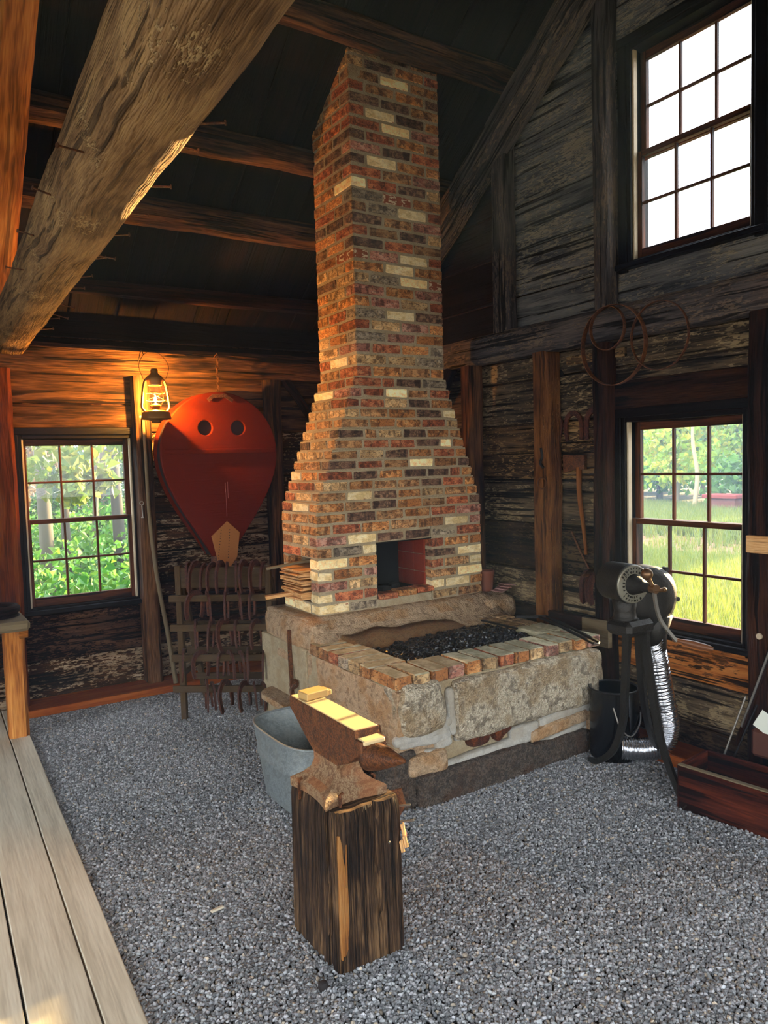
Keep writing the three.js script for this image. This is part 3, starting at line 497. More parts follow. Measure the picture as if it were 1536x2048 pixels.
{
  // mortar body with a hollow for the coal
  const body = [bx(1.3, 0.555, 0.22, 2.5 - 2.5, 0.277, -2.945 + 3.5), bx(0.2, 0.555, 1.45, 1.96 - 2.5, 0.277, -3.6 + 3.5), bx(0.2, 0.555, 1.45, 3.06 - 2.5, 0.277, -3.6 + 3.5), bx(0.94, 0.5, 1.3, 2.5 - 2.5, 0.25, -3.7 + 3.5), bx(1.3, 0.57, 0.6, 2.5 - 2.5, 0.285, -4.02 + 3.5)];
  mesh('mortar_body', merge(body), M.mortar, forge);
  // cement fillet and ledge under the chimney
  const fil = [];
  for (let i = 0; i <= 24; i++) {
    const x = lerp(1.885, 3.22, i / 24), k = n3(x * 5, 2.2, 0) * 0.02, m = n3(x * 9, 7.2, 0) * 0.014;
    fil.push([[x, 0.5, -3.5 + k], [x, 0.595 + k * 0.5, -3.545 + k], [x, 0.62 + m, -3.63 + k], [x, 0.66 + m, -3.7 + k], [x, 0.708 + m * 0.4, -3.745 + m], [x, 0.725, -3.79], [x, 0.722, -4.3], [x, 0.5, -4.3]].map((q) => [q[0] - 2.5, q[1], q[2] + 3.5]));
  }
  mesh('cement_ledge', boxUV(loft(fil, { flip: false }).toNonIndexed(), 'x'), M.ledge, forge);
  FP(mesh('stone', stone(0.3, 0.2, 0.5, 3, { rough: 0.03, round: 0.4 }), M.ledge, forge), 3.26, 0.615, -3.93);
  FP(mesh('stone', stone(0.16, 0.3, 0.62, 4, { rough: 0.03, round: 0.4 }), M.ledge, forge), 1.935, 0.57, -4.0);
  // front stones
  FP(mesh('stone', stone(1.0, 0.3, 0.2, 11, { n: 8, rough: 0.025, round: 0.2 }), M.granite, forge), 2.68, 0.4, -2.88, 0, 0, 0.0);
  FP(mesh('stone', stone(0.28, 0.26, 0.22, 12, { n: 7, rough: 0.035, round: 0.3 }), M.granite, forge), 1.99, 0.455, -2.89);
  FP(mesh('stone', stone(0.2, 0.1, 0.1, 13, { rough: 0.02 }), M.ledge, forge), 2.0, 0.19, -2.835);
  FP(mesh('stone', stone(0.14, 0.07, 0.08, 14, { rough: 0.02, round: 0.4 }), M.redStone, forge), 2.32, 0.235, -2.825);
  FP(mesh('stone', stone(0.12, 0.07, 0.08, 15, { rough: 0.02, round: 0.4 }), M.redStone, forge), 2.47, 0.245, -2.825, 0, 0, 0.5);
  FP(mesh('stone', stone(0.42, 0.065, 0.08, 16, { rough: 0.015 }), M.ledge, forge), 2.86, 0.185, -2.825, 0, 0, 0.08);
  FP(mesh('stone', stone(0.13, 0.22, 0.12, 17, { rough: 0.02 }), M.ledge, forge), 3.13, 0.11, -2.85);
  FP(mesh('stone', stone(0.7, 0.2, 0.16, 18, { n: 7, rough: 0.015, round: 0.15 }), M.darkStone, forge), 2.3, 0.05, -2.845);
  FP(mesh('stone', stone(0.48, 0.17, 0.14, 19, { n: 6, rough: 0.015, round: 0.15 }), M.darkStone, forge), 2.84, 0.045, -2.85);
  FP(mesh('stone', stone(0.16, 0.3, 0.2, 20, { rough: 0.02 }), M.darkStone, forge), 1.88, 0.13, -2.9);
  // mortar smears standing proud of the joints
  for (const [x, y, w, h, a] of [[2.45, 0.285, 0.55, 0.055, 0.05], [2.93, 0.24, 0.42, 0.06, 0.1], [2.2, 0.15, 0.36, 0.05, 0.06], [2.1, 0.3, 0.1, 0.14, 0.2], [2.62, 0.19, 0.2, 0.1, 0], [2.02, 0.12, 0.08, 0.26, -0.15], [3.08, 0.2, 0.06, 0.2, 0], [2.0, 0.3, 0.3, 0.06, -0.05], [2.88, 0.13, 0.4, 0.04, 0.12], [2.5, 0.16, 0.4, 0.05, 0.03], [2.06, 0.33, 0.22, 0.05, 0.35], [2.16, 0.4, 0.05, 0.24, 0.05], [1.9, 0.32, 0.14, 0.05, 0]]) FP(mesh('mortar_joint', stone(w, h, 0.05, x * 9, { n: 6, rough: 0.014, round: 0.5 }), M.cement, forge), x, y, -2.825, 0, 0, a);
  // left flank slabs and its low stepped footing
  FP(mesh('stone', stone(0.12, 0.27, 0.78, 21, { n: 7, rough: 0.012, round: 0.12 }), M.ledge, forge), 1.905, 0.42, -3.2);
  FP(mesh('stone', stone(0.12, 0.34, 0.5, 22, { n: 6, rough: 0.015, round: 0.2 }), M.ledge, forge), 1.92, 0.4, -3.85);
  FP(mesh('footing', boxUV(block(0.3, 0.07, 0.75, 0.008, 0.003, rb), 'z'), M.ledge, forge), 1.965, 0.245, -3.2);
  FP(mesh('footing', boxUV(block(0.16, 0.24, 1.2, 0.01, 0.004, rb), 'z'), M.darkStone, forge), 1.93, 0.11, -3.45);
  // rim of bricks on edge
  const P = 0.105; let kinds = 'doodorrorordot';
  for (let i = 0; i < 13; i++) { const m = mesh('brick', brickGeo(0.215, 0.06, 0.093, 's', rb, 'otopotrotptop'[i]), M.rimBrick ?? (M.rimBrick = std(0xffffff, 0.85, 0, { map: M.brick.map, bumpMap: M.brick.bumpMap, bumpScale: 0.003 })), forge); FP(m, 1.895 + i * P, 0.585 + 0.003 * (rb() - 0.5), -2.93 + 0.006 * (rb() - 0.5), 0, Math.PI / 2 + 0.03 * (rb() - 0.5), 0); }
  for (let i = 0; i < 6; i++) FP(mesh('brick', brickGeo(0.215, 0.06, 0.095, 's', rb, 'otgrob'[i]), M.rimBrick, forge), 1.955, 0.585, -3.095 - i * 0.1045, 0, 0.03 * (rb() - 0.5), 0);
  for (let i = 0; i < 3; i++) for (let j = 0; j < 2; j++) FP(mesh('brick', brickGeo(0.2, 0.06, 0.095, i ? 't' : 's'), M.rimBrick, forge), 3.03 + j * 0.105, 0.583, -3.16 - i * 0.21, 0, Math.PI / 2 + 0.02 * (rb() - 0.5), 0);
  FP(mesh('stone', stone(0.14, 0.52, 1.0, 23, { n: 7, rough: 0.03, round: 0.3 }), M.granite, forge), 3.15, 0.27, -3.3);
}
{ // coal bed, clinker and the ridge of sandy ash behind it
  const r = R(71), unit = new THREE.IcosahedronGeometry(1, 0), gs = [];
  for (let i = 0; i < 3600; i++) {
    const x = 2.06 + 0.92 * r(), z = -3.05 - 0.47 * r(), s = 0.008 + 0.013 * r(), hmp = 0.045 * Math.exp(-((x - 2.62) ** 2 / 0.09 + (z + 3.3) ** 2 / 0.03)); const g = unit.clone(); g.scale(s * (0.7 + 0.6 * r()), s * 0.8, s); g.rotateY(r() * 6); g.rotateX(r() * 3); g.translate(x, 0.572 + hmp + 0.01 * n3(x * 20, z * 20, 0) + 0.004 * r(), z); gs.push(g);
  }
  const coal = mesh('coal', merge(gs), std(0x121214, 0.25, 0.0)); stuff(coal, 'bed of black coal lumps inside the brick rim', 'coal'); 
  const rr = []; for (let i = 0; i <= 30; i++) { const x = lerp(2.03, 2.9, i / 30), k = 0.02 * n3(x * 8, 1, 1), hh = 0.045 + 0.03 * n3(x * 6, 3, 3) - 0.04 * sstep(2.6, 2.9, x); rr.push([[x, 0.5, -3.4 + k], [x, 0.57 + 0.012 * n3(x * 30, 0, 0), -3.42 + k], [x, 0.585 + hh * 0.6, -3.49 + k], [x, 0.59 + hh + 0.012 * n3(x * 25, 5, 0), -3.56 + k], [x, 0.6 + hh, -3.63], [x, 0.5, -3.68]]); }
  stuff(mesh('ash', boxUV(loft(rr).toNonIndexed()), stoneMat(T.ledge, 0.16, 0.008, 0xe0c090)), 'crumbly tan ash ridge heaped against the chimney foot', 'ash');
  const bar = mesh('fire_bar', rod([[2.15, 0.575, -3.44], [2.36, 0.56, -3.2]], 0.009), M.rust); tag(bar, 'short rusty bar lying in the coals', 'iron bar');
}
{ // bent iron tools on the right of the rim
  const t1 = group('fire_tool', 3.05, 0.615, -3.1); tag(t1, 'pair of long black bent fire irons lying across the brick rim', 'fire tool');
  const flat = rect(0.014, 0.012);
  mesh('shaft', sweep([V(-0.06, 0.012, 0.42), V(0.07, 0.03, 0.02), V(0.12, 0.032, -0.16), V(0.03, 0.03, -0.26)], flat, { up: V(0, 1, 0), crease: 0.6 }), M.iron, t1);
  mesh('shaft', sweep([V(-0.02, 0.012, 0.42), V(0.11, 0.03, 0.03), V(0.16, 0.034, -0.14), V(0.05, 0.03, -0.28)], flat, { up: V(0, 1, 0), crease: 0.6 }), M.iron, t1);
  mesh('end_loop', bent([[-0.06, 0.012, 0.42], [-0.045, 0.01, 0.435], [-0.02, 0.012, 0.42]], 0.005, 8), M.steel, t1);
  const t2 = mesh('iron_rod', sweep([V(2.93, 0.622, -3.5), V(2.94, 0.622, -3.2)], rect(0.014, 0.01), { up: V(0, 1, 0), crease: 0.5 }), M.iron); tag(t2, 'single black iron rod lying on the right rim behind the fire irons', 'iron rod');
}
{ // clay pot and papers on the right-hand ledge
  const clay = std(0x6e3a26, 0.8); const pot = mesh('clay_pot', lathe([[0, 0], [0.036, 0], [0.04, 0.004], [0.047, 0.11], [0.052, 0.112], [0.052, 0.135], [0.045, 0.135], [0.04, 0.02], [0, 0.015]], 28), clay); pot.position.set(3.255, 0.722, -3.83); tag(pot, 'small reddish clay pot on the ledge beside the chimney', 'pot');
  const paper = std(0xb98a80, 0.9);
  for (let i = 0; i < 4; i++) { const m = mesh('pink_paper', bx(0.13, 0.003, 0.08, 0, 0, 0, 0.0005), paper); m.position.set(3.315 + 0.012 * i, 0.728 + 0.013 * i, -3.77 + 0.01 * i); m.rotation.set(0.1 + 0.05 * i, 0.5 + 0.22 * i, -0.05 - 0.08 * i); tag(m, ['lowest', 'second lowest', 'second from the top', 'topmost'][i] + ' of the faded pink papers leaning by the clay pot', 'paper', 'papers by the clay pot'); }
}
{ // kindling stuffed into the niche
  const r = R(33), grp = 'kindling in the chimney niche', rows = 14, ord = ['lowest', 'second', 'third', 'fourth', 'fifth', 'sixth', 'seventh', 'eighth', 'ninth', 'tenth', 'eleventh', 'twelfth', 'thirteenth', 'topmost'];
  for (let i = 0; i < rows; i++) {
    const L = 0.27 + 0.05 * r(), m = mesh('kindling', boxUV(block(L, 0.007 + 0.006 * r(), 0.25 + 0.02 * r(), 0.0015, 0.003, r), 'x', r() * 4, r() * 2), M.fresh);
    m.position.set(1.98 + 0.1 + 0.012 * r() - 0.01, 0.812 + i * 0.0128 + 0.003 * r(), -4.04); m.rotation.set(0.07 * (r() - 0.5), 0.12 * (r() - 0.5), 0.06 * (r() - 0.5)); tag(m, 'split pale shingle in the chimney niche stack, ' + ord[i] + (i && i < 13 ? ' from the bottom' : ' of them'), 'kindling', grp);
  }
  const a = mesh('kindling', boxUV(block(0.34, 0.014, 0.035, 0.002), 'x'), M.greyWood); place(a, V(1.835, 0.985, -4.12), V(2.1, 1.03, -4.0)); a.position.lerp(V(2.1, 1.03, -4.0), 0.5); tag(a, 'long dark split stick poking out left on top of the kindling', 'kindling', grp);
  const b = mesh('kindling', boxUV(block(0.34, 0.02, 0.055, 0.002), 'x'), M.fresh); place(b, V(1.82, 0.815, -4.12), V(2.1, 0.845, -4.02)); b.position.lerp(V(2.1, 0.845, -4.02), 0.5); tag(b, 'wide pale stick poking out left at the bottom of the kindling', 'kindling', grp);
}

// ---------------------------------------------------------------- anvil and its block
{
  const b = group('anvil_block', 1.195, 0, -2.16); tag(b, 'upright cracked timber block carrying the anvil', 'wood block');
  const rings = [], sec = []; const W = 0.25, D = 0.33, per = 30;
  const corner = [[W / 2, -D / 2], [W / 2, D / 2], [-W / 2, D / 2], [-W / 2, -D / 2]];
  for (let e = 0; e < 4; e++) for (let k = 0; k < per; k++) sec.push([lerp(corner[e][0], corner[(e + 1) % 4][0], k / per), lerp(corner[e][1], corner[(e + 1) % 4][1], k / per)]);
  const cracks = [[0.0, 1], [0.035, 1], [-0.1, 2], [-0.02, 3]];
  for (let i = 0; i <= 26; i++) {
    const y = i / 26 * 0.515, edge = sstep(0.515, 0.485, y);
    rings.push(sec.map(([x, z]) => {
      const c = Math.max(Math.abs(x) / (W / 2), Math.abs(z) / (D / 2)); const cr = Math.min(W / 2 - Math.abs(x), D / 2 - Math.abs(z)) ; const along = Math.abs(x) > W / 2 - 1e-4 ? z : x;
      let d = 0.006 * n3(along * 14, y * 1.2, x > 0 ? 3 : 9) + 0.004 * n3(along * 45, y * 2.5, z > 0 ? 1 : 5);
      if (z > D / 2 - 1e-4) d -= 0.022 * sstep(0.05, 0.2, y) * Math.exp(-((x - 0.03 + 0.012 * n3(y * 4, 0, 0)) ** 2) / 0.00003); // check in the front face
      if (x < -W / 2 + 1e-4) d -= 0.026 * Math.exp(-((z - 0.115 + 0.012 * n3(y * 3, 5, 0)) ** 2) / 0.00005) + 0.014 * sstep(0.3, 0.1, y) * Math.exp(-((z - 0.05) ** 2) / 0.00003);
      const both = Math.abs(x) > W / 2 - 0.012 && Math.abs(z) > D / 2 - 0.012 ? 0.95 : 1; const s = (1 + d / Math.hypot(x, z)) * both * lerp(0.955, 1, edge) * lerp(0.965, 1.02, 1 - y); return [x * s, y + (i === 26 ? 0.004 * n3(x * 20, z * 20, 0) : 0), z * s];
    }));
  }
  mesh('trunk', boxUV(loft(rings, { crease: 0.9, flip: true }), 'y', 0.13, 0.31), M.post, b);
  const we = mesh('worn_edge', boxUV(stone(0.034, 0.4, 0.012, 77, { n: 6, rough: 0.006, round: 0.4 }), 'y'), woodMat(T.fresh, { u: 0.9, v: 0.4, bump: 0.004, color: 0xa8957c }), b); we.position.set(-0.1, 0.25, 0.1615); we.rotation.x = -0.0085;
  // iron straps and spikes holding things to the right-hand side
  const strap = mesh('strap', sweep([V(0.128, 0.47, 0.07), V(0.17, 0.472, 0.075), V(0.175, 0.44, 0.075), V(0.15, 0.4, 0.07), V(0.13, 0.4, 0.06)], rect(0.05, 0.004), { up: V(0, 0, 1), crease: 0.4 }), M.rust, b);
  for (const [y, z, x] of [[0.46, 0.1, 0.16], [0.41, 0.11, 0.165], [0.37, 0.12, 0.06], [0.33, 0.1, 0.15]]) mesh('spike', merge(rod([[0.1, y, z], [x + 0.005, y + 0.01, z + 0.055]], 0.0035, 6)), M.steel, b);
  for (const [y, x] of [[0.405, 0.122], [0.365, 0.128], [0.35, 0.116]]) { const m = mesh('splinter', boxUV(block(0.013, 0.045, 0.006, 0.002, 0.002, rb), 'y'), M.fresh, b); m.position.set(x, y, 0.168 + 0.004); m.rotation.z = 0.2; }
  mesh('loose_strap', bent([[0.13, 0.385, 0.1], [0.16, 0.37, 0.12], [0.15, 0.34, 0.13], [0.125, 0.335, 0.12]], 0.006, 14, 6), std(0x6a2c18, 0.8), b);
}
{
  const a = group('anvil', 1.175, 0.515, -2.16); tag(a, 'rust-brown iron anvil with its horn towards the viewer', 'anvil');
  const ring4 = (hx, hz, y, pull) => { const out = [], c = [[hx, -hz], [hx, hz], [-hx, hz], [-hx, -hz]]; for (let e = 0; e < 4; e++) for (let k = 0; k < 8; k++) { const t = k / 8, p = pull * 4 * t * (1 - t); const x = lerp(c[e][0], c[(e + 1) % 4][0], t), z = lerp(c[e][1], c[(e + 1) % 4][1], t); const sx = e % 2 ? 1 : 1 - p, sz = e % 2 ? 1 - p : 1; out.push([x * sx, y, z * sz]); } return out; };
  const prof = [[0.111, 0.12, 0.0, 0.15], [0.114, 0.123, 0.004, 0.15], [0.114, 0.123, 0.03, 0.15], [0.108, 0.117, 0.036, 0.15], [0.08, 0.097, 0.05, 0.15], [0.056, 0.08, 0.07, 0.12], [0.046, 0.075, 0.095, 0.06], [0.043, 0.082, 0.12, 0.02], [0.043, 0.105, 0.145, 0.0], [0.044, 0.15, 0.165, 0], [0.045, 0.17, 0.19, 0]];
  const foot = loft(prof.map((p) => ring4(...p)), { crease: 0.6, flip: true });
  const s = new THREE.Shape([[-0.25, 0.262], [-0.25, 0.225], [-0.2, 0.195], [-0.14, 0.155], [-0.08, 0.12], [0.08, 0.12], [0.15, 0.15], [0.2, 0.185], [0.235, 0.2], [0.235, 0.238], [0.2, 0.238], [0.198, 0.262]].map(([x, y]) => new THREE.Vector2(x, y)));
  const top = new THREE.ExtrudeGeometry(s, { depth: 0.082, bevelEnabled: true, bevelThickness: 0.004, bevelSize: 0.003, bevelSegments: 2 }); top.translate(0, 0, -0.041); top.rotateY(-Math.PI / 2);
  const horn = []; for (let i = 0; i <= 12; i++) { const t = i / 12, z = 0.22 + 0.185 * t, r = lerp(0.047, 0.005, Math.pow(t, 1.3)), yc = lerp(0.192, 0.228, t); horn.push(Array.from({ length: 20 }, (_, j) => { const q = j / 20 * 2 * Math.PI; return [Math.cos(q) * r, yc + Math.sin(q) * r * (Math.sin(q) > 0 ? 0.8 : 1.15), z]; })); }
  mesh('foot', boxUV(foot, 'x'), M.rustDust, a); mesh('body', merge(boxUV(top.index ? top.toNonIndexed() : top, 'z'), boxUV(loft(horn).toNonIndexed(), 'z')), M.rust, a);
  mesh('face_plate', bx(0.084, 0.006, 0.44, 0, 0.264, -0.026, 0.002, 'z'), std(0xd0b98a, 0.55, 0.1), a);
  mesh('step', bx(0.076, 0.016, 0.045, 0, 0.236, 0.222, 0.004, 'z'), std(0xd0b98a, 0.55, 0.1), a);
  for (const [x, z, ry] of [[-0.112, -0.06, 0], [-0.06, 0.122, 1.5], [0.112, 0.05, 0]]) { const m = mesh('clamp_spike', sweep([V(0, -0.035, 0), V(0, 0.03, 0), V(Math.sign(-x) * 0.012, 0.036, 0)], rect(0.008, 0.006), { up: V(0, 0, 1), crease: 0.5 }), M.rust, a); m.position.set(x, 0.01, z); m.rotation.y = ry * 0; }
  const w = mesh('steel_block', merge(bx(0.09, 0.026, 0.06, 0, 0.013, 0, 0.003), bx(0.02, 0.02, 0.05, 0.052, 0.01, 0, 0.003)), std(0xb8955a, 0.5, 0.1)); w.position.set(1.185, 0.783, -2.335); w.rotation.y = 0.12; tag(w, 'small squared block lying on the heel of the anvil face', 'block');
}
// tools standing on the low footing behind the anvil
for (const [x, z, h, r, l] of [[1.845, -3.0, 0.13, 0.009, 'tall rusty rod standing on the low ledge behind the anvil, left of two'], [1.85, -2.915, 0.11, 0.006, 'thinner rusty rod standing on the low ledge behind the anvil, right of two']]) { const m = mesh('iron_rod', rod([[0, 0, 0], [0.012, h, -0.002]], r * 0.8, 8), M.rust); m.position.set(x, 0.28, z); tag(m, l, 'iron rod'); }
{ const m = mesh('hardy_tool', merge(bx(0.018, 0.06, 0.03, 0, 0.03, 0, 0.003), bx(0.012, 0.03, 0.02, 0, 0.07, 0, 0.003)), M.rust); m.position.set(1.847, 0.28, -2.96); tag(m, 'stubby chisel-like tool between the two rods on the ledge', 'chisel'); }
{ const m = mesh('tongs', merge(sweep([V(0, 0, 0), V(0.02, 0.27, -0.06), V(0.03, 0.42, -0.08)], rect(0.022, 0.01), { up: V(0, 0, 1), crease: 0.5 }), bent([[0.01, 0.14, 0.02], [-0.02, 0.11, 0.02], [-0.01, 0.02, 0.03], [0.01, -0.12, 0.04]], 0.008, 14, 8), new THREE.TorusGeometry(0.022, 0.008, 8, 16).translate(0.005, 0.13, 0.012)), M.rust); m.position.set(1.815, 0.23, -3.83); tag(m, 'rusty tongs leaning against the left flank of the forge', 'tongs'); }
{ // rounded grey shelf at the forge's left flank
  const s = new THREE.Shape(); s.moveTo(0, -0.32); s.lineTo(0.1, -0.32); s.lineTo(0.1, 0.28); s.lineTo(0, 0.28); s.absarc(0, 0.16, 0.12, Math.PI / 2, Math.PI, false); s.lineTo(-0.12, -0.2); s.absarc(0, -0.2, 0.12, Math.PI, 1.5 * Math.PI, false);
  const g = new THREE.ExtrudeGeometry(s, { depth: 0.02, bevelEnabled: true, bevelSize: 0.008, bevelThickness: 0.008, bevelSegments: 3 }); g.rotateX(Math.PI / 2); const m = mesh('stone_shelf', boxUV(g.index ? g.toNonIndexed() : g), M.ledge, forge); FP(m, 1.86, 0.25, -3.86);
}
{ // oval wash tub
  const t = group('wash_tub', 1.585, 0, -3.19); tag(t, 'oval galvanized wash tub on the gravel behind the anvil', 'tub');
  const oval = (hx, hz, y) => Array.from({ length: 44 }, (_, j) => { const a = j / 44 * 2 * Math.PI, c = Math.cos(a), s = Math.sin(a), e = 2 / 3.4; return [Math.sign(c) * Math.pow(Math.abs(c), e) * hx, y, Math.sign(s) * Math.pow(Math.abs(s), e) * hz]; });
  const R2 = [oval(0.15, 0.24, 0.005), oval(0.165, 0.258, 0.01), oval(0.19, 0.287, 0.2), oval(0.196, 0.293, 0.205), oval(0.196, 0.294, 0.225), oval(0.194, 0.293, 0.23), oval(0.207, 0.312, 0.345), oval(0.203, 0.308, 0.345), oval(0.185, 0.282, 0.2), oval(0.16, 0.25, 0.016)];
  mesh('tub_body', loft(R2, { crease: 0.6, flip: false }), M.zinc, t);
  mesh('rim', sweep(oval(0.206, 0.311, 0.348).map((p) => V(...p)), ring(0.006, 8), { closed: true }), M.zinc, t);
  for (const s of [-1, 1]) mesh('handle', bent([[-0.06, 0.3, s * 0.3], [-0.05, 0.33, s * 0.335], [0, 0.325, s * 0.345], [0.05, 0.33, s * 0.335], [0.06, 0.3, s * 0.3]], 0.006, 18, 8), M.zinc, t);
}
// small things on the gravel
{ const m = mesh('wood_chip', boxUV(block(0.05, 0.008, 0.015, 0.003), 'x'), M.deck); m.position.set(0.88, 0.012, -2.55); m.rotation.y = 0.1; tag(m, 'pale wood chip lying on the gravel left of the block', 'wood chip'); }
{ const m = mesh('coal_lump', stone(0.03, 0.03, 0.025, 5, { n: 2, rough: 0.006, round: 0.4 }), std(0x1a1210, 0.8)); m.position.set(1.0, 0.015, -1.975); tag(m, 'small dark lump on the gravel in front of the block', 'lump'); }

// ---------------------------------------------------------------- left wall: lantern, bellows, rack, bench
{
  const L = group('hurricane_lantern', 1.513, 1.9, -5.17); tag(L, 'lit hurricane lantern hanging from the plate beam', 'lantern');
  const brass = std(0x8a6030, 0.5, 0.4);
  mesh('fount', lathe([[0, 0.0], [0.03, 0], [0.034, 0.012], [0.05, 0.018], [0.098, 0.022], [0.1, 0.03], [0.09, 0.07], [0.055, 0.085], [0.03, 0.09], [0.03, 0.105], [0, 0.105]], 36), brass, L);
  mesh('burner', lathe([[0.022, 0.1], [0.036, 0.105], [0.036, 0.118], [0.016, 0.128], [0, 0.128]], 24), std(0x8a6a34, 0.35, 0.9), L);
  mesh('globe', lathe([[0.036, 0.115], [0.052, 0.14], [0.056, 0.165], [0.05, 0.2], [0.038, 0.235], [0.034, 0.25]], 32), M.glass, L);
  mesh('chimney_cap', lathe([[0.034, 0.25], [0.048, 0.25], [0.048, 0.285], [0.056, 0.288], [0.05, 0.31], [0.03, 0.325], [0.022, 0.34], [0.026, 0.345], [0.02, 0.362], [0, 0.366]], 28), brass, L);
  for (const s of [-1, 1]) mesh('side_tube', bent([[s * 0.07, 0.07, 0], [s * 0.092, 0.1, 0], [s * 0.09, 0.15, 0], [s * 0.075, 0.25, 0], [s * 0.062, 0.285, 0], [s * 0.045, 0.3, 0]], 0.0085, 26, 8), brass, L);
  const cage = []; for (const y of [0.15, 0.2]) cage.push(new THREE.TorusGeometry(0.062, 0.0016, 5, 28).rotateX(Math.PI / 2).translate(0, y, 0)); cage.push(rod([[-0.085, 0.14, 0.01], [0.05, 0.2, 0.045]], 0.0016, 5), rod([[0.085, 0.14, 0.01], [-0.05, 0.2, 0.045]], 0.0016, 5)); mesh('guard_wire', merge(cage), brass, L);
  mesh('bail', bent([[-0.075, 0.29, 0], [-0.1, 0.38, 0], [-0.055, 0.46, -0.02], [0, 0.485, -0.03], [0.055, 0.46, -0.02], [0.1, 0.38, 0], [0.075, 0.29, 0]], 0.0018, 40, 5), M.iron, L);
  mesh('hook', bent([[-0.06, 0.455, -0.02], [-0.062, 0.49, -0.06], [-0.06, 0.46, -0.12], [-0.06, 0.42, -0.16]], 0.003, 14, 6), M.iron, L);
  const fl = mesh('flame', lathe([[0, 0], [0.007, 0.004], [0.011, 0.014], [0.009, 0.027], [0.004, 0.042], [0, 0.052]], 16), new THREE.MeshStandardMaterial({ color: 0x201000, emissive: new THREE.Color().setRGB(1, 0.55, 0.14), emissiveIntensity: 26 }), L); fl.position.y = 0.135; fl.castShadow = false;
  const pl = new THREE.PointLight(new THREE.Color().setRGB(1, 0.44, 0.08), LANTERN_INTENSITY); pl.name = 'flame_light'; pl.position.set(1.513, 1.9 + 0.155, -5.17); pl.castShadow = true; pl.shadow.radius = 0.5; scene.add(pl);
}
{ // bellows
  const b = group('bellows', 1.997, 1.69, -5.34); tag(b, 'big red teardrop forge bellows hanging by a chain on the left wall', 'bellows');
  const red = new THREE.MeshPhysicalMaterial({ color: 0x5e1a03, roughness: 0.8, specularIntensity: 0.15, side: THREE.DoubleSide, bumpMap: scaled(T.beam.bumpMap, 1, 0.5), bumpScale: 0.001 }), leather = std(0x1a0f0a, 0.8);
  const outline = (s) => { const p = new THREE.Shape(); const r = 0.432 * s; p.absarc(0, 0, r, -0.12, Math.PI + 0.12, false); p.bezierCurveTo(-0.4 * s, -0.32 * s, -0.14 * s, -0.62 * s, -0.075 * s - 0.02, -0.74); p.lineTo(0.045, -0.74); p.bezierCurveTo(0.13 * s, -0.6 * s, 0.4 * s, -0.32 * s, r * Math.cos(0.12), -r * Math.sin(0.12)); return p; };
  const front = outline(1); for (const x of [-0.11, 0.138]) { const h = new THREE.Path(); h.absarc(x, 0.18, 0.059, 0, Math.PI * 2, true); front.holes.push(h); }
  const fg = new THREE.ExtrudeGeometry(front, { depth: 0.022, bevelEnabled: true, bevelSize: 0.006, bevelThickness: 0.006, bevelSegments: 2, curveSegments: 40 }); fg.translate(0, 0, 0.05); mesh('front_board', boxUV(fg.index ? fg.toNonIndexed() : fg, 'x', 1, 1), red, b);
  const sg = new THREE.ExtrudeGeometry(outline(0.97), { depth: 0.12, bevelEnabled: false, curveSegments: 40 }); sg.translate(0, 0, -0.074); mesh('leather_side', sg, leather, b);
  const bg = new THREE.ExtrudeGeometry(outline(1.02), { depth: 0.02, bevelEnabled: false, curveSegments: 40 }); bg.translate(0, 0, -0.096); mesh('back_board', bg, red, b);
  mesh('batten', bx(0.84, 0.035, 0.02, 0, 0.012, 0.088, 0.004), red, b);
  for (const x of [-0.11, 0.138]) mesh('valve_flap', new THREE.CylinderGeometry(0.062, 0.062, 0.006, 28).rotateX(Math.PI / 2).translate(x, 0.18, 0.046), std(0x2a0a05, 0.9), b);
  const ps = new THREE.Shape([[0.02, -0.5], [0.11, -0.585], [0.085, -0.76], [0.03, -0.83], [-0.06, -0.78], [-0.1, -0.6]].map((p) => new THREE.Vector2(...p))); const pg = new THREE.ExtrudeGeometry(ps, { depth: 0.006, bevelEnabled: true, bevelSize: 0.003, bevelThickness: 0.003 }); pg.translate(0, 0, 0.08); const patch = mesh('leather_patch', pg, std(0xa0662e, 0.75), b);
  const st = []; for (let i = 0; i < 11; i++) for (const x of [-0.03 - 0.003 * i, 0.035 - 0.002 * i]) st.push(new THREE.SphereGeometry(0.0035, 6, 5).translate(x, -0.56 - i * 0.02, 0.09)); mesh('rivet', merge(st), leather, patch);
  mesh('paint_scratch', merge(bx(0.004, 0.07, 0.002, 0.02, -0.25, 0.0795, 0.0005), bx(0.003, 0.12, 0.002, 0.038, -0.27, 0.0795, 0.0005).rotateZ(0.0), bx(0.002, 0.2, 0.002, 0.022, -0.36, 0.0795, 0.0004)), std(0xa86858, 0.9), b);
  mesh('nozzle', rod([[-0.03, -0.72, 0.0], [-0.05, -0.86, 0.02]], 0.045, 16), M.rust, b);
  mesh('hanger_bracket', sweep([V(-0.085, 0.375, 0.088), V(-0.05, 0.405, 0.09), V(0.04, 0.412, 0.09), V(0.1, 0.375, 0.088)], rect(0.026, 0.008), { up: V(0, 0, 1), crease: 0.5 }), M.rust, b);
  const ch = group('hanging_chain', 2.005, 2.1, -5.29); tag(ch, 'short rusty chain holding up the bellows', 'chain');
  const link = new THREE.TorusGeometry(0.014, 0.0035, 6, 14).scale(0.75, 1.3, 1); for (let i = 0; i < 9; i++) { const m = mesh('link', link, M.rust, ch); m.position.set(0.004 * Math.sin(i), 0.03 + i * 0.03, 0.0); m.rotation.y = i % 2 ? Math.PI / 2 : 0.2; }
  const pegm = mesh('wire_hook', bent([[0.004, 0.3, 0], [0.012, 0.31, -0.03], [0.012, 0.29, -0.09], [0.012, 0.27, -0.11]], 0.003, 12, 6), M.rust, ch);
}
let shoeProtos;
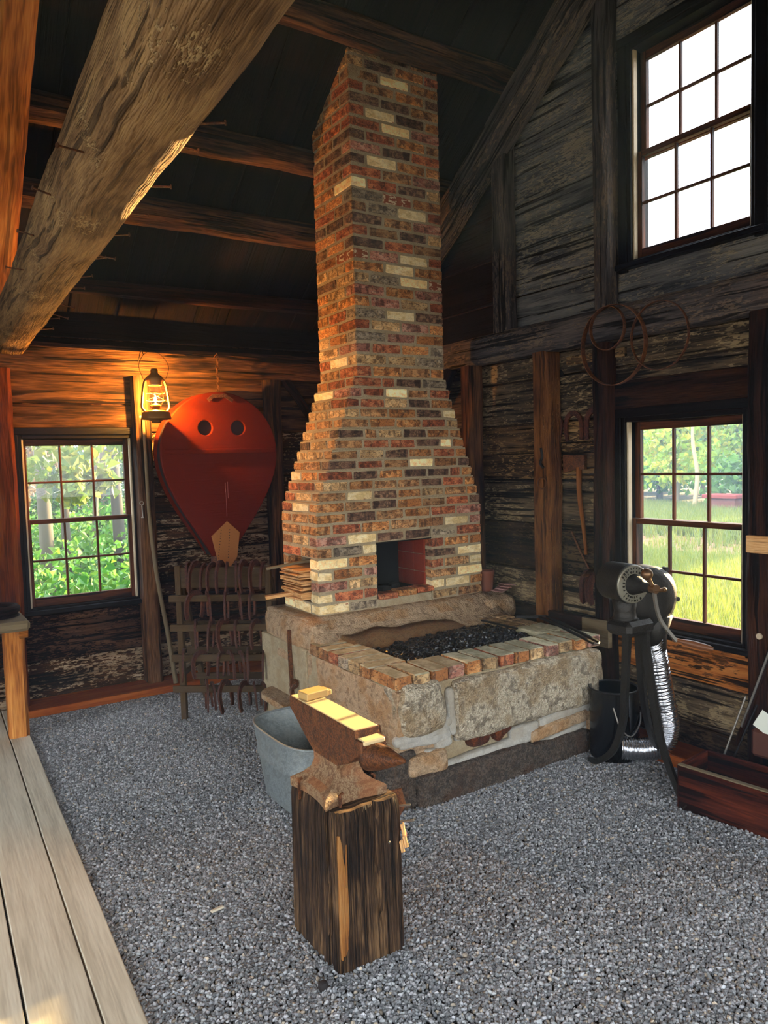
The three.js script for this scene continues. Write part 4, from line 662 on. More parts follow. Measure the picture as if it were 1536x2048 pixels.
{ // horseshoe rack, an A-frame turned to the viewer
  const k = group('horseshoe_rack', 1.43, 0, -4.68, -0.6435); tag(k, 'rough wooden A-frame rack hung with rusty horseshoes', 'rack');
  const W = 0.63;
  for (const x of [0.03, W - 0.03]) { mesh('leg', bx(0.035, 0.985, 0.04, x, 0.49, 0, 0.003, 'y', x * 7), M.rack, k); const m = mesh('leg', bx(0.035, 0.98, 0.04, 0, 0.49, 0, 0.003, 'y', x * 9), M.rack, k); m.position.set(x, 0, -0.46); m.rotation.x = 0.44; }
  const railY = [0.61 + 0.19, 0.615, 0.425, 0.227].map((y) => y - 0.02);
  railY.forEach((y, i) => { mesh('rail', bx(W + 0.05, 0.042, 0.022, W / 2, y, 0.03, 0.003, 'x', i), M.rack, k); mesh('rail', bx(W + 0.04, 0.042, 0.022, W / 2, y - 0.02, -0.42 + y * 0.42, 0.003, 'x', i + 4), M.rack, k); });
  mesh('top_board', bx(W - 0.07, 0.13, 0.02, W / 2, 0.905, 0.0, 0.003, 'x', 2), M.rack, k);
  mesh('side_brace', bx(0.03, 0.04, 0.42, 0.03, 0.3, -0.2, 0.003, 'z'), M.rack, k); mesh('side_brace', bx(0.03, 0.04, 0.42, W - 0.03, 0.3, -0.2, 0.003, 'z'), M.rack, k);
  // horseshoes
  const shoePts = (w, h) => { const p = []; for (let i = 0; i <= 26; i++) { const a = lerp(-0.6, Math.PI + 0.6, i / 26); p.push(V(Math.cos(a) * w / 2 * (Math.abs(Math.sin(a)) > 0 ? 1 : 1), Math.sin(a) * h * 0.55 - (Math.sin(a) < 0 ? 0.02 : 0), 0)); } return p.map((q) => V(q.x, q.y * (q.y < 0 ? 1.35 : 1), 0)); };
  const shoeGeo = [[0.125, 0.14, 0.028], [0.14, 0.155, 0.032], [0.115, 0.13, 0.026]].map(([w, h, b]) => { const g = sweep(path(shoePts(w, h), 40), rect(b, 0.012), { up: V(0, 0, 1), crease: 0.6, scale: (t) => 0.85 + 0.22 * Math.sin(t * Math.PI) }); return g; });
  const nailG = (() => { const a = []; for (let i = 0; i < 6; i++) { const q = 0.5 + (i < 3 ? i * 0.33 : 1.5 + (i - 3) * 0.33); a.push(new THREE.BoxGeometry(0.006, 0.004, 0.013).translate(Math.cos(q) * 0.062, Math.sin(q) * 0.08, 0)); } return merge(a); })();
  const protos = shoeGeo.map((g, i) => { const o = new THREE.Group(); const m = new THREE.Mesh(g, M.rustShoe); m.name = 'shoe'; o.add(m); const n = new THREE.Mesh(nailG, M.rust); n.name = 'nail'; n.scale.setScalar(i === 2 ? 0.92 : i ? 1.13 : 1); o.add(n); o.traverse((q) => { q.castShadow = q.receiveShadow = true; }); return o; });
  const ord = ['first', 'second', 'third', 'fourth', 'fifth', 'sixth', 'seventh', 'eighth', 'ninth', 'tenth', 'eleventh'];
  k.updateMatrixWorld(true);
  const rows = [['top board', 0.972, 0.0, [0.1, 0.135, 0.2, 0.25, 0.3, 0.34, 0.4, 0.45, 0.52, 0.57]], ['second rail', railY[1] + 0.022 + 0.17 - 0.17, 0.03, []], ['second', railY[0], 0.03, [0.14, 0.225, 0.34, 0.425, 0.5]], ['third', railY[1], 0.03, [0.14, 0.235, 0.32, 0.4, 0.52]], ['fourth', railY[2], 0.03, [0.05, 0.16, 0.29, 0.35, 0.42, 0.46, 0.56]], ['lowest', railY[3], 0.03, [0.19, 0.23, 0.31, 0.43, 0.5, 0.55]]];
  const r = R(515);
  for (const [nm, y, z, xs] of rows) xs.forEach((x, i) => {
    const o = protos[Math.floor(r() * 3)].clone(); o.name = numbered('horseshoe'); scene.add(o); const top = nm === 'top board' ? y : y + 0.021;
    const P = k.localToWorld(V(x, top - 0.062 + 0.004 * r(), z + 0.008)); o.position.copy(P); o.rotation.set((r() - 0.5) * 0.2, -0.6435 + Math.PI / 2 + (r() - 0.5) * (nm === 'top board' ? 0.5 : 1.2), (r() - 0.5) * 0.3, 'YXZ');
    tag(o, `rusty horseshoe on the rack's ${nm === 'top board' ? nm : nm + ' rail'}, ${ord[i]} from the left`, 'horseshoe', 'horseshoes on the rack');
  });
  shoeProtos = protos;
}

{ // scythe handle against the post, with its stub foot
  const m = mesh('scythe_handle', bent([[1.487, 1.945, -5.4], [1.49, 1.6, -5.39], [1.495, 1.25, -5.39], [1.52, 0.85, -5.37], [1.575, 0.4, -5.35], [1.6, 0.06, -5.3]], 0.013, 40, 10, (t) => lerp(0.75, 1.3, t)), M.greyWood); tag(m, 'long crooked wooden handle leaning on the post under the lantern', 'handle');
  const k = group('iron_key', 1.452, 1.35, -5.41); tag(k, 'small iron hook hanging beside the left window', 'hook'); mesh('ring', new THREE.TorusGeometry(0.013, 0.003, 6, 16), M.steel, k); mesh('shank', merge(rod([[0, -0.013, 0], [0.004, -0.1, 0]], 0.004, 6), bx(0.018, 0.008, 0.006, 0, -0.1, 0, 0.001)), M.steel, k);
  const pegr = mesh('knob', new THREE.SphereGeometry(0.012, 14, 10), std(0xc09a70, 0.5)); pegr.position.set(1.475, 1.955, -5.42); tag(pegr, 'round pale wooden knob on the post below the lantern', 'knob');
}
{ // work bench corner and the ring lying on it
  const b = group('work_bench', 0.3, 0, -4.95, 0); tag(b, 'thick plank work bench jutting in at the left edge', 'bench');
  mesh('top', boxUV(block(1.5, 0.055, 0.62, 0.012, 0.006, rb), 'x', 2), M.greyWood, b).position.set(-0.45, 0.722, -0.06);
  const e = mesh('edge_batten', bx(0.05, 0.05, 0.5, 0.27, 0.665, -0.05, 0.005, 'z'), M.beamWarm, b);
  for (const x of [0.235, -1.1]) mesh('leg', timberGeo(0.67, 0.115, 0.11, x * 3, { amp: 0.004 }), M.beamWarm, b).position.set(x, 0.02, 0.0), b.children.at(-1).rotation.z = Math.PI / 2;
  const w = mesh('iron_ring', new THREE.TorusGeometry(0.105, 0.03, 12, 36).rotateX(Math.PI / 2).scale(1, 0.9, 1), M.beamDark); w.position.set(0.45, 0.777, -4.95); tag(w, 'thick dark wooden ring lying on the bench', 'ring');
  const w2 = mesh('wood_disc', new THREE.CylinderGeometry(0.12, 0.13, 0.012, 30), M.beamDark); w2.position.set(0.45, 0.756, -4.95); tag(w2, 'flat dark disc under the wooden ring on the bench', 'disc'); w.position.y = 0.79;
}

// ---------------------------------------------------------------- right wall
{
  const hoop = (name, y, z, r, w, label) => { const m = mesh(name, sweep(Array.from({ length: 64 }, (_, i) => { const a = i / 64 * 2 * Math.PI; return V(0, Math.sin(a) * r, Math.cos(a) * r); }), rect(0.004, w), { closed: true, up: V(1, 0, 0), crease: 0.5 }), M.rust); m.position.set(XR - 0.09, y, z); m.rotation.z = 0.05; tag(m, label, 'hoop'); return m; };
  hoop('iron_hoop', 2.278, -2.815, 0.115, 0.022, 'smallest of the three iron hoops on the gable beam').position.x = 3.27;
  hoop('iron_hoop', 2.185, -2.79, 0.212, 0.03, 'largest iron hoop, hanging lowest behind the small one').position.x = 3.285;
  hoop('iron_hoop', 2.19, -2.49, 0.17, 0.016, 'thin iron hoop nearest the right edge of the picture').position.x = 3.275;
  const sh = (i, y, z, rz, l, flip) => { const o = shoeProtos[i].clone(); o.name = numbered('horseshoe'); scene.add(o); o.position.set(XR - 0.018, y, z); o.rotation.set(0, Math.PI / 2, 0); o.rotation.z = 0; o.rotateZ(rz); tag(o, l, 'horseshoe', 'horseshoes on the right wall'); };
  sh(2, 1.775, -3.385 + 0.01, 0.25, 'dark horseshoe on the right wall, leftmost of three, beside the post'); sh(0, 1.775, -3.215, -0.05, 'reddish horseshoe on the right wall, middle one of three'); sh(1, 1.78, -3.045, 0.05, 'large horseshoe on the right wall, third from the pale post');
  const a = group('axe', XR - 0.025, 1.56, -3.2); tag(a, 'rusty broad axe hanging head up on the right wall', 'axe');
  const hs = new THREE.Shape([[-0.085, 0.04], [0.075, 0.035], [0.075, -0.04], [-0.02, -0.045], [-0.085, -0.06]].map((p) => new THREE.Vector2(...p))); const hg = new THREE.ExtrudeGeometry(hs, { depth: 0.02, bevelEnabled: true, bevelSize: 0.004, bevelThickness: 0.004 }); hg.translate(0, 0, -0.012); hg.rotateY(-Math.PI / 2); mesh('head', hg, M.rust, a);
  mesh('handle', sweep(path([[0, -0.03, 0.03], [0, -0.2, 0.032], [0, -0.38, 0.06], [0, -0.55, 0.08]], 20), ring(0.012, 10, 0.02), { scale: (t) => lerp(1.1, 0.6, t) }), woodMat(T.fresh, { color: 0x9a7a58 }), a);
  const rg = mesh('iron_ring', new THREE.TorusGeometry(0.034, 0.004, 8, 30).rotateY(Math.PI / 2), M.rust); rg.position.set(3.302, 1.437, -3.355); tag(rg, 'iron ring hanging on the pale post right of the chimney', 'ring');
  const hk = mesh('iron_hasp', bent([[0, 0.05, 0], [0, 0.0, 0.01], [0, -0.04, -0.005], [0, -0.07, 0.02]], 0.009, 16, 8), M.iron); hk.position.set(3.303, 1.6, -3.36); tag(hk, 'small black hasp on the pale post above the iron ring', 'hasp');
  for (let i = 0; i < 5; i++) { const o = shoeProtos[i % 3].clone(); o.name = numbered('horseshoe'); scene.add(o); o.position.set(XR - 0.05 - 0.002 * i, 0.83, -3.1 + i * 0.028); o.rotation.set(0, 0, 0); o.rotation.y = 0.25 - 0.1 * i; tag(o, 'rusty horseshoe in the bundle on the peg behind the blower, ' + ['first', 'second', 'third', 'fourth', 'last'][i] + ' from the chimney side', 'horseshoe', 'bundle of horseshoes behind the blower'); }
  const peg = mesh('wall_peg', rod([[XR, 0.9, -3.04], [XR - 0.14, 0.905, -3.04]], 0.01, 8), M.rust); tag(peg, 'peg in the right wall holding the bundled horseshoes', 'peg');
  const rr = mesh('iron_strip', sweep([V(0, 0.12, -0.05), V(0, 0.0, 0.02), V(0, -0.1, 0.09)], rect(0.012, 0.004), { up: V(1, 0, 0), crease: 0.5 }), M.rust); rr.position.set(XR - 0.01, 1.02, -3.2); tag(rr, 'thin dark strip on the right wall below the axe', 'strip');
  const bd = group('plank_end', 3.33, 0.5, -3.1, 0.0); tag(bd, 'board leaning behind the forge, its right end pale and bare', 'board'); mesh('board', bx(0.03, 0.16, 0.34, 0.0, 0.08, -0.13, 0.004, 'z'), M.beamDark, bd); mesh('pale_end', bx(0.032, 0.15, 0.2, -0.002, 0.085, 0.14, 0.004, 'z'), M.greyWood, bd); mesh('foot', bx(0.03, 0.45, 0.06, 0.0, -0.22, -0.1, 0.003, 'y'), M.beamDark, bd);
}
{ // hand-cranked forge blower on its tripod
  const B = group('forge_blower', 2.9, 0, -2.38); tag(B, 'cast iron hand-cranked forge blower on three splayed legs', 'blower');
  const P = (x, y, z) => [x - 2.9, y, z + 2.38];
  const fan = group('fan_case', ...P(3.045, 0.905, -2.37), -0.2, B);
  const fp = [[0, 0.045], [0.06, 0.05], [0.11, 0.043], [0.145, 0.02], [0.152, 0.0], [0.152, -0.07], [0.14, -0.09], [0.05, -0.1], [0, -0.1]];
  mesh('scroll', lathe(fp, 48).rotateX(Math.PI / 2), M.castIron, fan);
  for (const a of [0.95, -0.15, 2.2, -1.2]) mesh('lug', new THREE.CylinderGeometry(0.012, 0.012, 0.03, 12).rotateX(Math.PI / 2).translate(Math.cos(a) * 0.158, Math.sin(a) * 0.158, 0.0), M.castIron, fan);
  mesh('outlet', loft([[0.0, 0.09], [-0.1, 0.06], [-0.17, 0.058]].map(([y, r]) => Array.from({ length: 24 }, (_, j) => { const q = j / 24 * 2 * Math.PI; return [0.05 + Math.cos(q) * r, y - 0.1, Math.sin(q) * r * 0.9 - 0.03]; })), { flip: false }), M.castIron, fan);
  const gear = group('gear_case', ...P(2.855, 0.995, -2.33), -0.2, B);
  mesh('drum', lathe([[0, -0.16], [0.07, -0.16], [0.09, -0.145], [0.094, 0], [0.088, 0.008], [0, 0.01]], 40).rotateX(Math.PI / 2), M.castIron, gear);
  const plate = mesh('dial_plate', lathe([[0, 0.0], [0.09, 0.0], [0.09, 0.008], [0.085, 0.012], [0, 0.014]], 44).rotateX(Math.PI / 2).translate(0, 0, 0.008), std(0x8b8878, 0.4, 0.6), gear);
  const r = R(808), strokes = []; // cast letters, worn past reading
  for (const [rad, n, a0, a1] of [[0.076, 15, 2.6, -0.3], [0.06, 13, 3.5, 0.2], [0.076, 7, 3.9, 5.2], [0.06, 6, 3.9, 5.0]]) for (let i = 0; i < n; i++) {
    const a = lerp(a0, a1, i / (n - 1)), add = (x, y, w, h) => strokes.push(new THREE.BoxGeometry(w, h, 0.004).translate(x, y, 0).rotateZ(rad && a0 < a1 && a0 > 3.6 ? a + Math.PI / 2 : a - Math.PI / 2).translate(Math.cos(a) * rad, Math.sin(a) * rad, 0.023));
    add(-0.003, 0, 0.002, 0.009); const k = Math.floor(r() * 4); if (k > 0) add(0, 0.0038, 0.006, 0.0018); if (k > 1) add(0, -0.0038, 0.006, 0.0018); if (k === 3) add(0.003, 0, 0.002, 0.009); if (k === 2) add(0, 0, 0.005, 0.0016);
  }
  mesh('cast_lettering', merge(strokes), std(0x2a2720, 0.6, 0.4), plate);
  mesh('shaft_boss', lathe([[0.05, 0.02], [0.04, 0.05], [0.03, 0.08], [0.022, 0.085], [0.022, 0.135], [0, 0.135]], 28).rotateX(Math.PI / 2), M.castIron, gear);
  // crank
  const crank = group('crank', 0, 0, 0.15, 0, gear); const cs = std(0x7a5c40, 0.4, 0.75);
  mesh('hub', merge(new THREE.CylinderGeometry(0.02, 0.02, 0.04, 20).rotateX(Math.PI / 2), new THREE.CylinderGeometry(0.009, 0.009, 0.06, 12).rotateZ(Math.PI / 2).translate(0.02, -0.008, 0.012), new THREE.SphereGeometry(0.012, 12, 10).translate(0.05, -0.008, 0.012)), cs, crank);
  mesh('counterweight', merge(new THREE.SphereGeometry(0.026, 24, 18).translate(-0.035, 0.068, 0), rod([[0, 0, 0], [-0.025, 0.05, 0]], 0.009, 10)), cs, crank);
  mesh('crank_arm', sweep(path([[0.004, -0.01, 0], [0.012, -0.07, 0.002], [0.03, -0.14, 0.008], [0.07, -0.2, 0.018], [0.105, -0.245, 0.028]], 24), rect(0.014, 0.012), { up: V(0, 0, 1), crease: 0.5 }), M.steel, crank);
  mesh('crank_handle', merge(sweep([V(0.1, -0.24, 0.01), V(0.118, -0.243, 0.04), V(0.126, -0.246, 0.055), V(0.15, -0.252, 0.085), V(0.185, -0.262, 0.13), V(0.2, -0.266, 0.148)], ring(0.014, 14), { scale: (t, i) => [0.7, 0.6, 0.9, 1.15, 1, 0.6][i] })), std(0x6a4022, 0.4), crank);
  // stand
  mesh('pedestal', loft([[0.92, 0.06, 0.06], [0.86, 0.05, 0.05], [0.83, 0.055, 0.055], [0.815, 0.075, 0.07]].map(([y, a, b]) => Array.from({ length: 20 }, (_, j) => { const q = j / 20 * 2 * Math.PI; return [Math.cos(q) * a - 0.03, y, Math.sin(q) * b + 0.0]; })), { flip: true }), M.castIron, B);
  mesh('stand_head', merge(bx(0.19, 0.07, 0.15, -0.005, 0.785, 0.01, 0.02, 'x')), M.castIron, B);
  const leg = (pts) => mesh('leg', sweep(path(pts, 30), rect(0.034, 0.02), { crease: 0.7, scale: (t) => lerp(1.15, 0.8, t) }), M.castIron, B);
  leg([[-0.05, 0.78, 0.03], [-0.045, 0.66, 0.02], [-0.01, 0.45, -0.02], [0.02, 0.28, -0.06], [0.02, 0.13, -0.12], [0.03, 0.045, -0.22], [0.06, 0.012, -0.31]]);
  leg([[0.05, 0.78, 0.05], [0.05, 0.66, 0.06], [0.045, 0.45, 0.1], [0.04, 0.28, 0.14], [0.035, 0.16, 0.19], [0.015, 0.06, 0.26], [-0.015, 0.014, 0.32]]);
  leg([[0.07, 0.78, 0.0], [0.09, 0.62, -0.01], [0.14, 0.4, -0.03], [0.2, 0.22, -0.04], [0.27, 0.1, -0.05], [0.35, 0.02, -0.06]]);
}
{ // foil duct
  const D = group('foil_duct', 3.1, 0, -2.4); tag(D, 'shiny corrugated foil duct hanging below the blower', 'duct');
  const pts = path([[3.07, 0.69, -2.39], [3.12, 0.6, -2.4], [3.17, 0.45, -2.41], [3.215, 0.3, -2.415], [3.24, 0.19, -2.42], [3.22, 0.105, -2.44], [3.14, 0.085, -2.5], [3.06, 0.09, -2.57]], 420).map((p) => p.sub(V(3.1, 0, -2.4)));
  const sec = ring(0.055, 22); const rr = R(9); const wob = Array.from({ length: 421 }, () => rr());
  const g = sweep(pts, sec, { scale: (t, i) => 1 + 0.05 * Math.sin(i * 0.85) + 0.02 * wob[i], cap: false }); const p = g.attributes.position; for (let i = 0; i < p.count; i++) { const s = 0.003; p.setXYZ(i, p.getX(i) + s * n3(p.getX(i) * 60, p.getY(i) * 60, p.getZ(i) * 60), p.getY(i) + s * n3(p.getY(i) * 60, 3, p.getX(i) * 60), p.getZ(i) + s * n3(9, p.getX(i) * 70, p.getY(i) * 70)); } g.computeVertexNormals();
  mesh('corrugated_tube', g, M.foil, D);
}
{ // black drum
  const d = group('steel_drum', 3.13, 0, -2.67); tag(d, 'small glossy black drum behind the blower leg', 'drum');
  mesh('drum_body', lathe([[0, 0.004], [0.118, 0.004], [0.125, 0.012], [0.125, 0.12], [0.129, 0.125], [0.125, 0.132], [0.125, 0.24], [0.129, 0.246], [0.125, 0.252], [0.127, 0.37], [0.119, 0.37], [0.117, 0.02], [0, 0.016]], 44), M.black, d);
  mesh('rim', new THREE.TorusGeometry(0.125, 0.006, 8, 44).rotateX(Math.PI / 2).translate(0, 0.372, 0), std(0x1c1a19, 0.3, 0.6), d);
  mesh('bail_handle', bent([[-0.1, 0.3, 0.08], [-0.09, 0.2, 0.12], [-0.03, 0.15, 0.135], [0.05, 0.2, 0.125], [0.1, 0.24, 0.09]], 0.004, 24, 6), M.steel, d);
}
{ // crate at the right edge
  const c = group('wooden_crate', 3.06, 0, -1.7, 0.12); tag(c, 'low reddish open wooden crate at the right edge', 'crate');
  const L = 0.95, W = 0.25, H = 0.2; mesh('side', bx(0.02, H, L, -W / 2, H / 2, 0.06, 0.003, 'z', 1), M.crate, c); mesh('side', bx(0.02, H, L, W / 2, H / 2, 0.06, 0.003, 'z', 3), M.crate, c); mesh('end', bx(W, H, 0.02, 0, H / 2, -L / 2 + 0.06, 0.003, 'x', 2), M.crate, c); mesh('end', bx(W, H, 0.02, 0, H / 2, L / 2 + 0.06, 0.003, 'x', 2), M.crate, c); mesh('bottom', bx(W, 0.015, L, 0, 0.02, 0.06, 0.002, 'z'), M.crate, c);
  mesh('edge_strip', bx(0.024, 0.006, L, -W / 2, H + 0.003, 0.06, 0.001, 'z'), M.greyWood, c);
}
for (const [a, b, r, l, m] of [[[3.29, 0.3, -2.05], [3.3, 0.95, -1.83], 0.006, 'upper thin rod leaning against the post at the right edge', M.steel], [[3.2, 0.03, -2.13], [3.29, 0.45, -2.03], 0.005, 'brighter of the two low thin rods behind the crate', M.steel], [[3.22, 0.03, -2.1], [3.3, 0.42, -1.98], 0.005, 'duller of the two low thin rods behind the crate', M.iron], [[3.3, 0.2, -2.08], [3.31, 0.75, -1.9], 0.014, 'dark stick with a red tip leaning behind the thin rod', M.beamDark]]) { const o = mesh('metal_rod', rod([a, b], r, 8), m); tag(o, l, 'rod'); }
{ const o = group('tool_pocket', 3.24, 0.27, -1.905, 0.1); tag(o, 'brown leather pocket holding a white card at the right edge', 'pocket'); const g = bx(0.03, 0.13, 0.2, 0, 0, 0.04, 0.014, 'z'); mesh('pouch', g, std(0x4a2414, 0.55), o); const cd = mesh('white_card', bx(0.004, 0.09, 0.14, 0, 0.07, 0.05, 0.001), std(0xd8dccc, 0.7), o); cd.rotation.x = 0.5; cd.position.set(-0.01, 0.05, -0.045); }
{ const m = mesh('wood_block', bx(0.03, 0.08, 0.12, 0, 0, 0, 0.003, 'z'), M.fresh); m.position.set(3.3, 1.17, -1.97); tag(m, 'pale new wood block nailed to the post at the right edge', 'block'); const bo = mesh('bolt_end', new THREE.CylinderGeometry(0.014, 0.014, 0.02, 14).rotateZ(Math.PI / 2), std(0xb8a68a, 0.6)); bo.position.set(3.305, 0.745, -1.97); tag(bo, 'pale round peg end in the post at the right edge', 'peg'); }

// ---------------------------------------------------------------- loose gravel
{
  const unit = new THREE.IcosahedronGeometry(1, 0); { const p = unit.attributes.position, r = R(3); const seen = {}; for (let i = 0; i < p.count; i++) { const k = [p.getX(i), p.getY(i), p.getZ(i)].map((v) => v.toFixed(3)).join(); const s = seen[k] ?? (seen[k] = 0.8 + 0.45 * r()); p.setXYZ(i, p.getX(i) * s, p.getY(i) * s, p.getZ(i) * s); } unit.computeVertexNormals(); }
  const N = 262000, r = R(4242), I = new THREE.InstancedMesh(unit, std(0xffffff, 0.85), N), m = new THREE.Matrix4(), q = new THREE.Quaternion(), e = new THREE.Euler(), c = new THREE.Color(); let k = 0;
  while (k < N) {
    const x = 0.5 + 2.85 * r(), z = -5.36 + 4.96 * r(); if (x < 0.575 - 0.027 * (z + 4.2) ) continue; if (x > 1.9 && x < 3.2 && z < -2.8 && z > -4.4) continue;
    const s = 0.0042 + 0.0048 * r() * r() + 0.001; e.set(r() * 6, r() * 6, r() * 6); q.setFromEuler(e); const dune = 0.006 * n3(x * 3, z * 3, 1);
    m.compose(V(x, -0.003 + dune + 0.006 * r(), z), q, V(s * 1.25, s * 0.8, s)); I.setMatrixAt(k, m);
    const t = r(), v = 0.14 + 0.4 * t * t + 0.05 * n3(x * 2, z * 2, 5); c.setRGB(v * (0.95 + 0.08 * r()), v, v * (0.99 + 0.06 * r())); if (r() < 0.05) c.setRGB(v * 1.25, v * 1.05, v * 0.8); I.setColorAt(k, c); k++;
  }
  I.name = 'gravel'; I.castShadow = I.receiveShadow = true; scene.add(I); stuff(I, 'loose grey-blue crushed stone covering the workshop floor', 'gravel');
}
// ---------------------------------------------------------------- outdoors
const GY = -0.3;
struct(mesh('ground', boxUV(new THREE.BoxGeometry(90, 0.2, 90).translate(0, GY - 0.1, 0)), stoneMat(T.granite, 1.2, 0.01, 0x908874)), 'open ground round the building');
struct(mesh('dirt_path', boxUV(block(3.4, 0.03, 40, 0.01).translate(13.2, GY + 0.005, -8)), stoneMat(T.ledge, 1.2, 0.01, 0xd8c8a8)), 'pale dirt track crossing the lawn');
const leafMat = (col, tr = 0.5) => new THREE.MeshPhysicalMaterial({ color: 0xffffff, vertexColors: true, roughness: 0.9, transmission: tr, thickness: 0, side: THREE.DoubleSide, name: col });
const LM = leafMat('leaf');
function leafCloud(n, place, size, cols, rng) { // folded leaf diamonds
  const pos = new Float32Array(n * 12 * 1.5), col = new Float32Array(n * 12 * 1.5); const C = cols.map((c) => new THREE.Color().setRGB(...c)); let w = 0;
  for (let i = 0; i < n; i++) {
    const c = place(rng), s = size * (0.6 + 0.8 * rng()), d = V(rng() - 0.5, rng() - 0.7, rng() - 0.5).normalize(), u = V(rng() - 0.5, rng() - 0.5, rng() - 0.5).cross(d).normalize(), f = d.clone().cross(u).multiplyScalar(0.25 * s);
    const a = c, b = c.clone().addScaledVector(d, s), l = c.clone().addScaledVector(d, s * 0.5).addScaledVector(u, s * 0.42).add(f), rr = c.clone().addScaledVector(d, s * 0.5).addScaledVector(u, -s * 0.42).add(f), k = C[Math.floor(rng() * C.length)], sh = 0.4 + 0.25 * rng();
    for (const v of [a, l, b, a, b, rr]) { pos[w] = v.x; pos[w + 1] = v.y; pos[w + 2] = v.z; col[w] = k.r * sh; col[w + 1] = k.g * sh; col[w + 2] = k.b * sh; w += 3; }
  }
  const g = new THREE.BufferGeometry(); g.setAttribute('position', new THREE.BufferAttribute(pos.subarray(0, w), 3)); g.setAttribute('color', new THREE.BufferAttribute(col.subarray(0, w), 3)); g.computeVertexNormals(); return g;
}
const inBlob = (blobs) => (r) => { const b = blobs[Math.floor(r() * blobs.length)]; const u = r() * 2 - 1, t = r() * 6.283, k = Math.sqrt(1 - u * u), q = 0.55 + 0.45 * Math.cbrt(r()); return V(b[0] + k * Math.cos(t) * b[3] * q, b[1] + u * b[3] * 0.85 * q, b[2] + k * Math.sin(t) * b[3] * q); };
function tree(seed, h, spread, leaf, cols, n, bark, low = 0.3) {
  const r = R(seed), t = new THREE.Group(), blobs = []; for (let i = 0; i < 16; i++) { const y = h * (low + (1 - low) * r()), k = spread * (1.15 - 0.6 * y / h); const a = r() * 6.28; blobs.push([Math.cos(a) * k * 0.7 * r(), y, Math.sin(a) * k * 0.7 * r(), k * (0.35 + 0.3 * r())]); }
  const tr = bent([[0, -0.1, 0], [0.05, h * 0.3, 0.03], [-0.04, h * 0.65, -0.02], [0.02, h * 0.95, 0]], 0.035 * h / 3 + 0.04, 16, 8, (q) => 1.2 - q); const limbs = []; for (let i = 0; i < 5; i++) { const b = blobs[i * 3]; limbs.push(rod([[0, b[1] * 0.7, 0], [b[0], b[1], b[2]]], 0.018, 5)); }
  const tm = new THREE.Mesh(merge(tr, ...limbs), std(bark, 0.9)); tm.name = 'trunk'; const cm = new THREE.Mesh(leafCloud(n, inBlob(blobs), leaf, cols, r), LM); cm.name = 'crown'; cm.userData.kind = 'stuff'; for (const m of [tm, cm]) { m.castShadow = m.receiveShadow = true; t.add(m); } return t;
}
const G1 = [[0.1, 0.3, 0.03], [0.16, 0.4, 0.05], [0.06, 0.22, 0.04]], G2 = [[0.35, 0.45, 0.06], [0.25, 0.4, 0.05], [0.45, 0.42, 0.05]], G3 = [[0.05, 0.16, 0.04], [0.07, 0.22, 0.05], [0.1, 0.25, 0.06]];
const warm = (G) => G.map(([r, g, b]) => [r * 2.6 + 0.12, g * 2.5 + 0.12, b * 1.0]);
const kinds = [tree(1, 4.2, 1.5, 0.19, warm(G1), 4200, 0x6a5a48, 0.12), tree(2, 4.0, 1.6, 0.19, warm(G3), 4200, 0x5a4c3e, 0.08), tree(3, 3.6, 1.3, 0.17, warm(G2), 3400, 0x9a8a74, 0.2)];
const kindLabel = ['mid green bushy tree standing in the row beyond the lawn', 'dark green dense tree standing in the row beyond the lawn', 'yellow-green loose tree standing in the row beyond the lawn'];
const r9 = R(99);
for (let row = 0, i = 0; row < 4; row++) for (let c = 0; c < 6; c++, i++) { // beyond the lawn, seen through the right-hand window
  const k = i % 3, o = kinds[k].clone(), d = 22 + row * 3.6, a = (-9.5 - 2.1 * row - 3.3 * c + (row % 2) * 1.6) / d; o.name = numbered('tree'); o.position.set(d + 0.6 * r9(), GY, d * a); o.rotation.y = r9() * 6; o.scale.setScalar(1.15 + 0.25 * r9()); scene.add(o); tag(o, kindLabel[k], 'tree', ['mid green', 'dark green', 'yellow-green'][k] + ' trees beyond the lawn');
}
{ const d = mesh('dead_trunk', bent([[0, 0, 0], [0.1, 1.2, 0.05], [0.02, 2.2, -0.05], [-0.05, 3.1, 0.0]], 0.07, 20, 9, (t) => 1.1 - 0.5 * t), std(0xb9a27c, 0.9)); d.position.set(21, GY, -14.7); tag(d, 'bare pale trunk standing before the trees beyond the lawn', 'trunk'); 
  const s = group('red_shed', 20.5, GY + 0.02, -13.3); tag(s, 'small red shed roof far off at the trees', 'shed'); mesh('wall', bx(0.5, 0.5, 0.9, 0, 0.25, 0, 0.01), std(0x7a4436, 0.8), s); mesh('roof', bx(0.7, 0.12, 1.1, 0, 0.56, 0, 0.02), std(0x8a2c22, 0.7), s); }
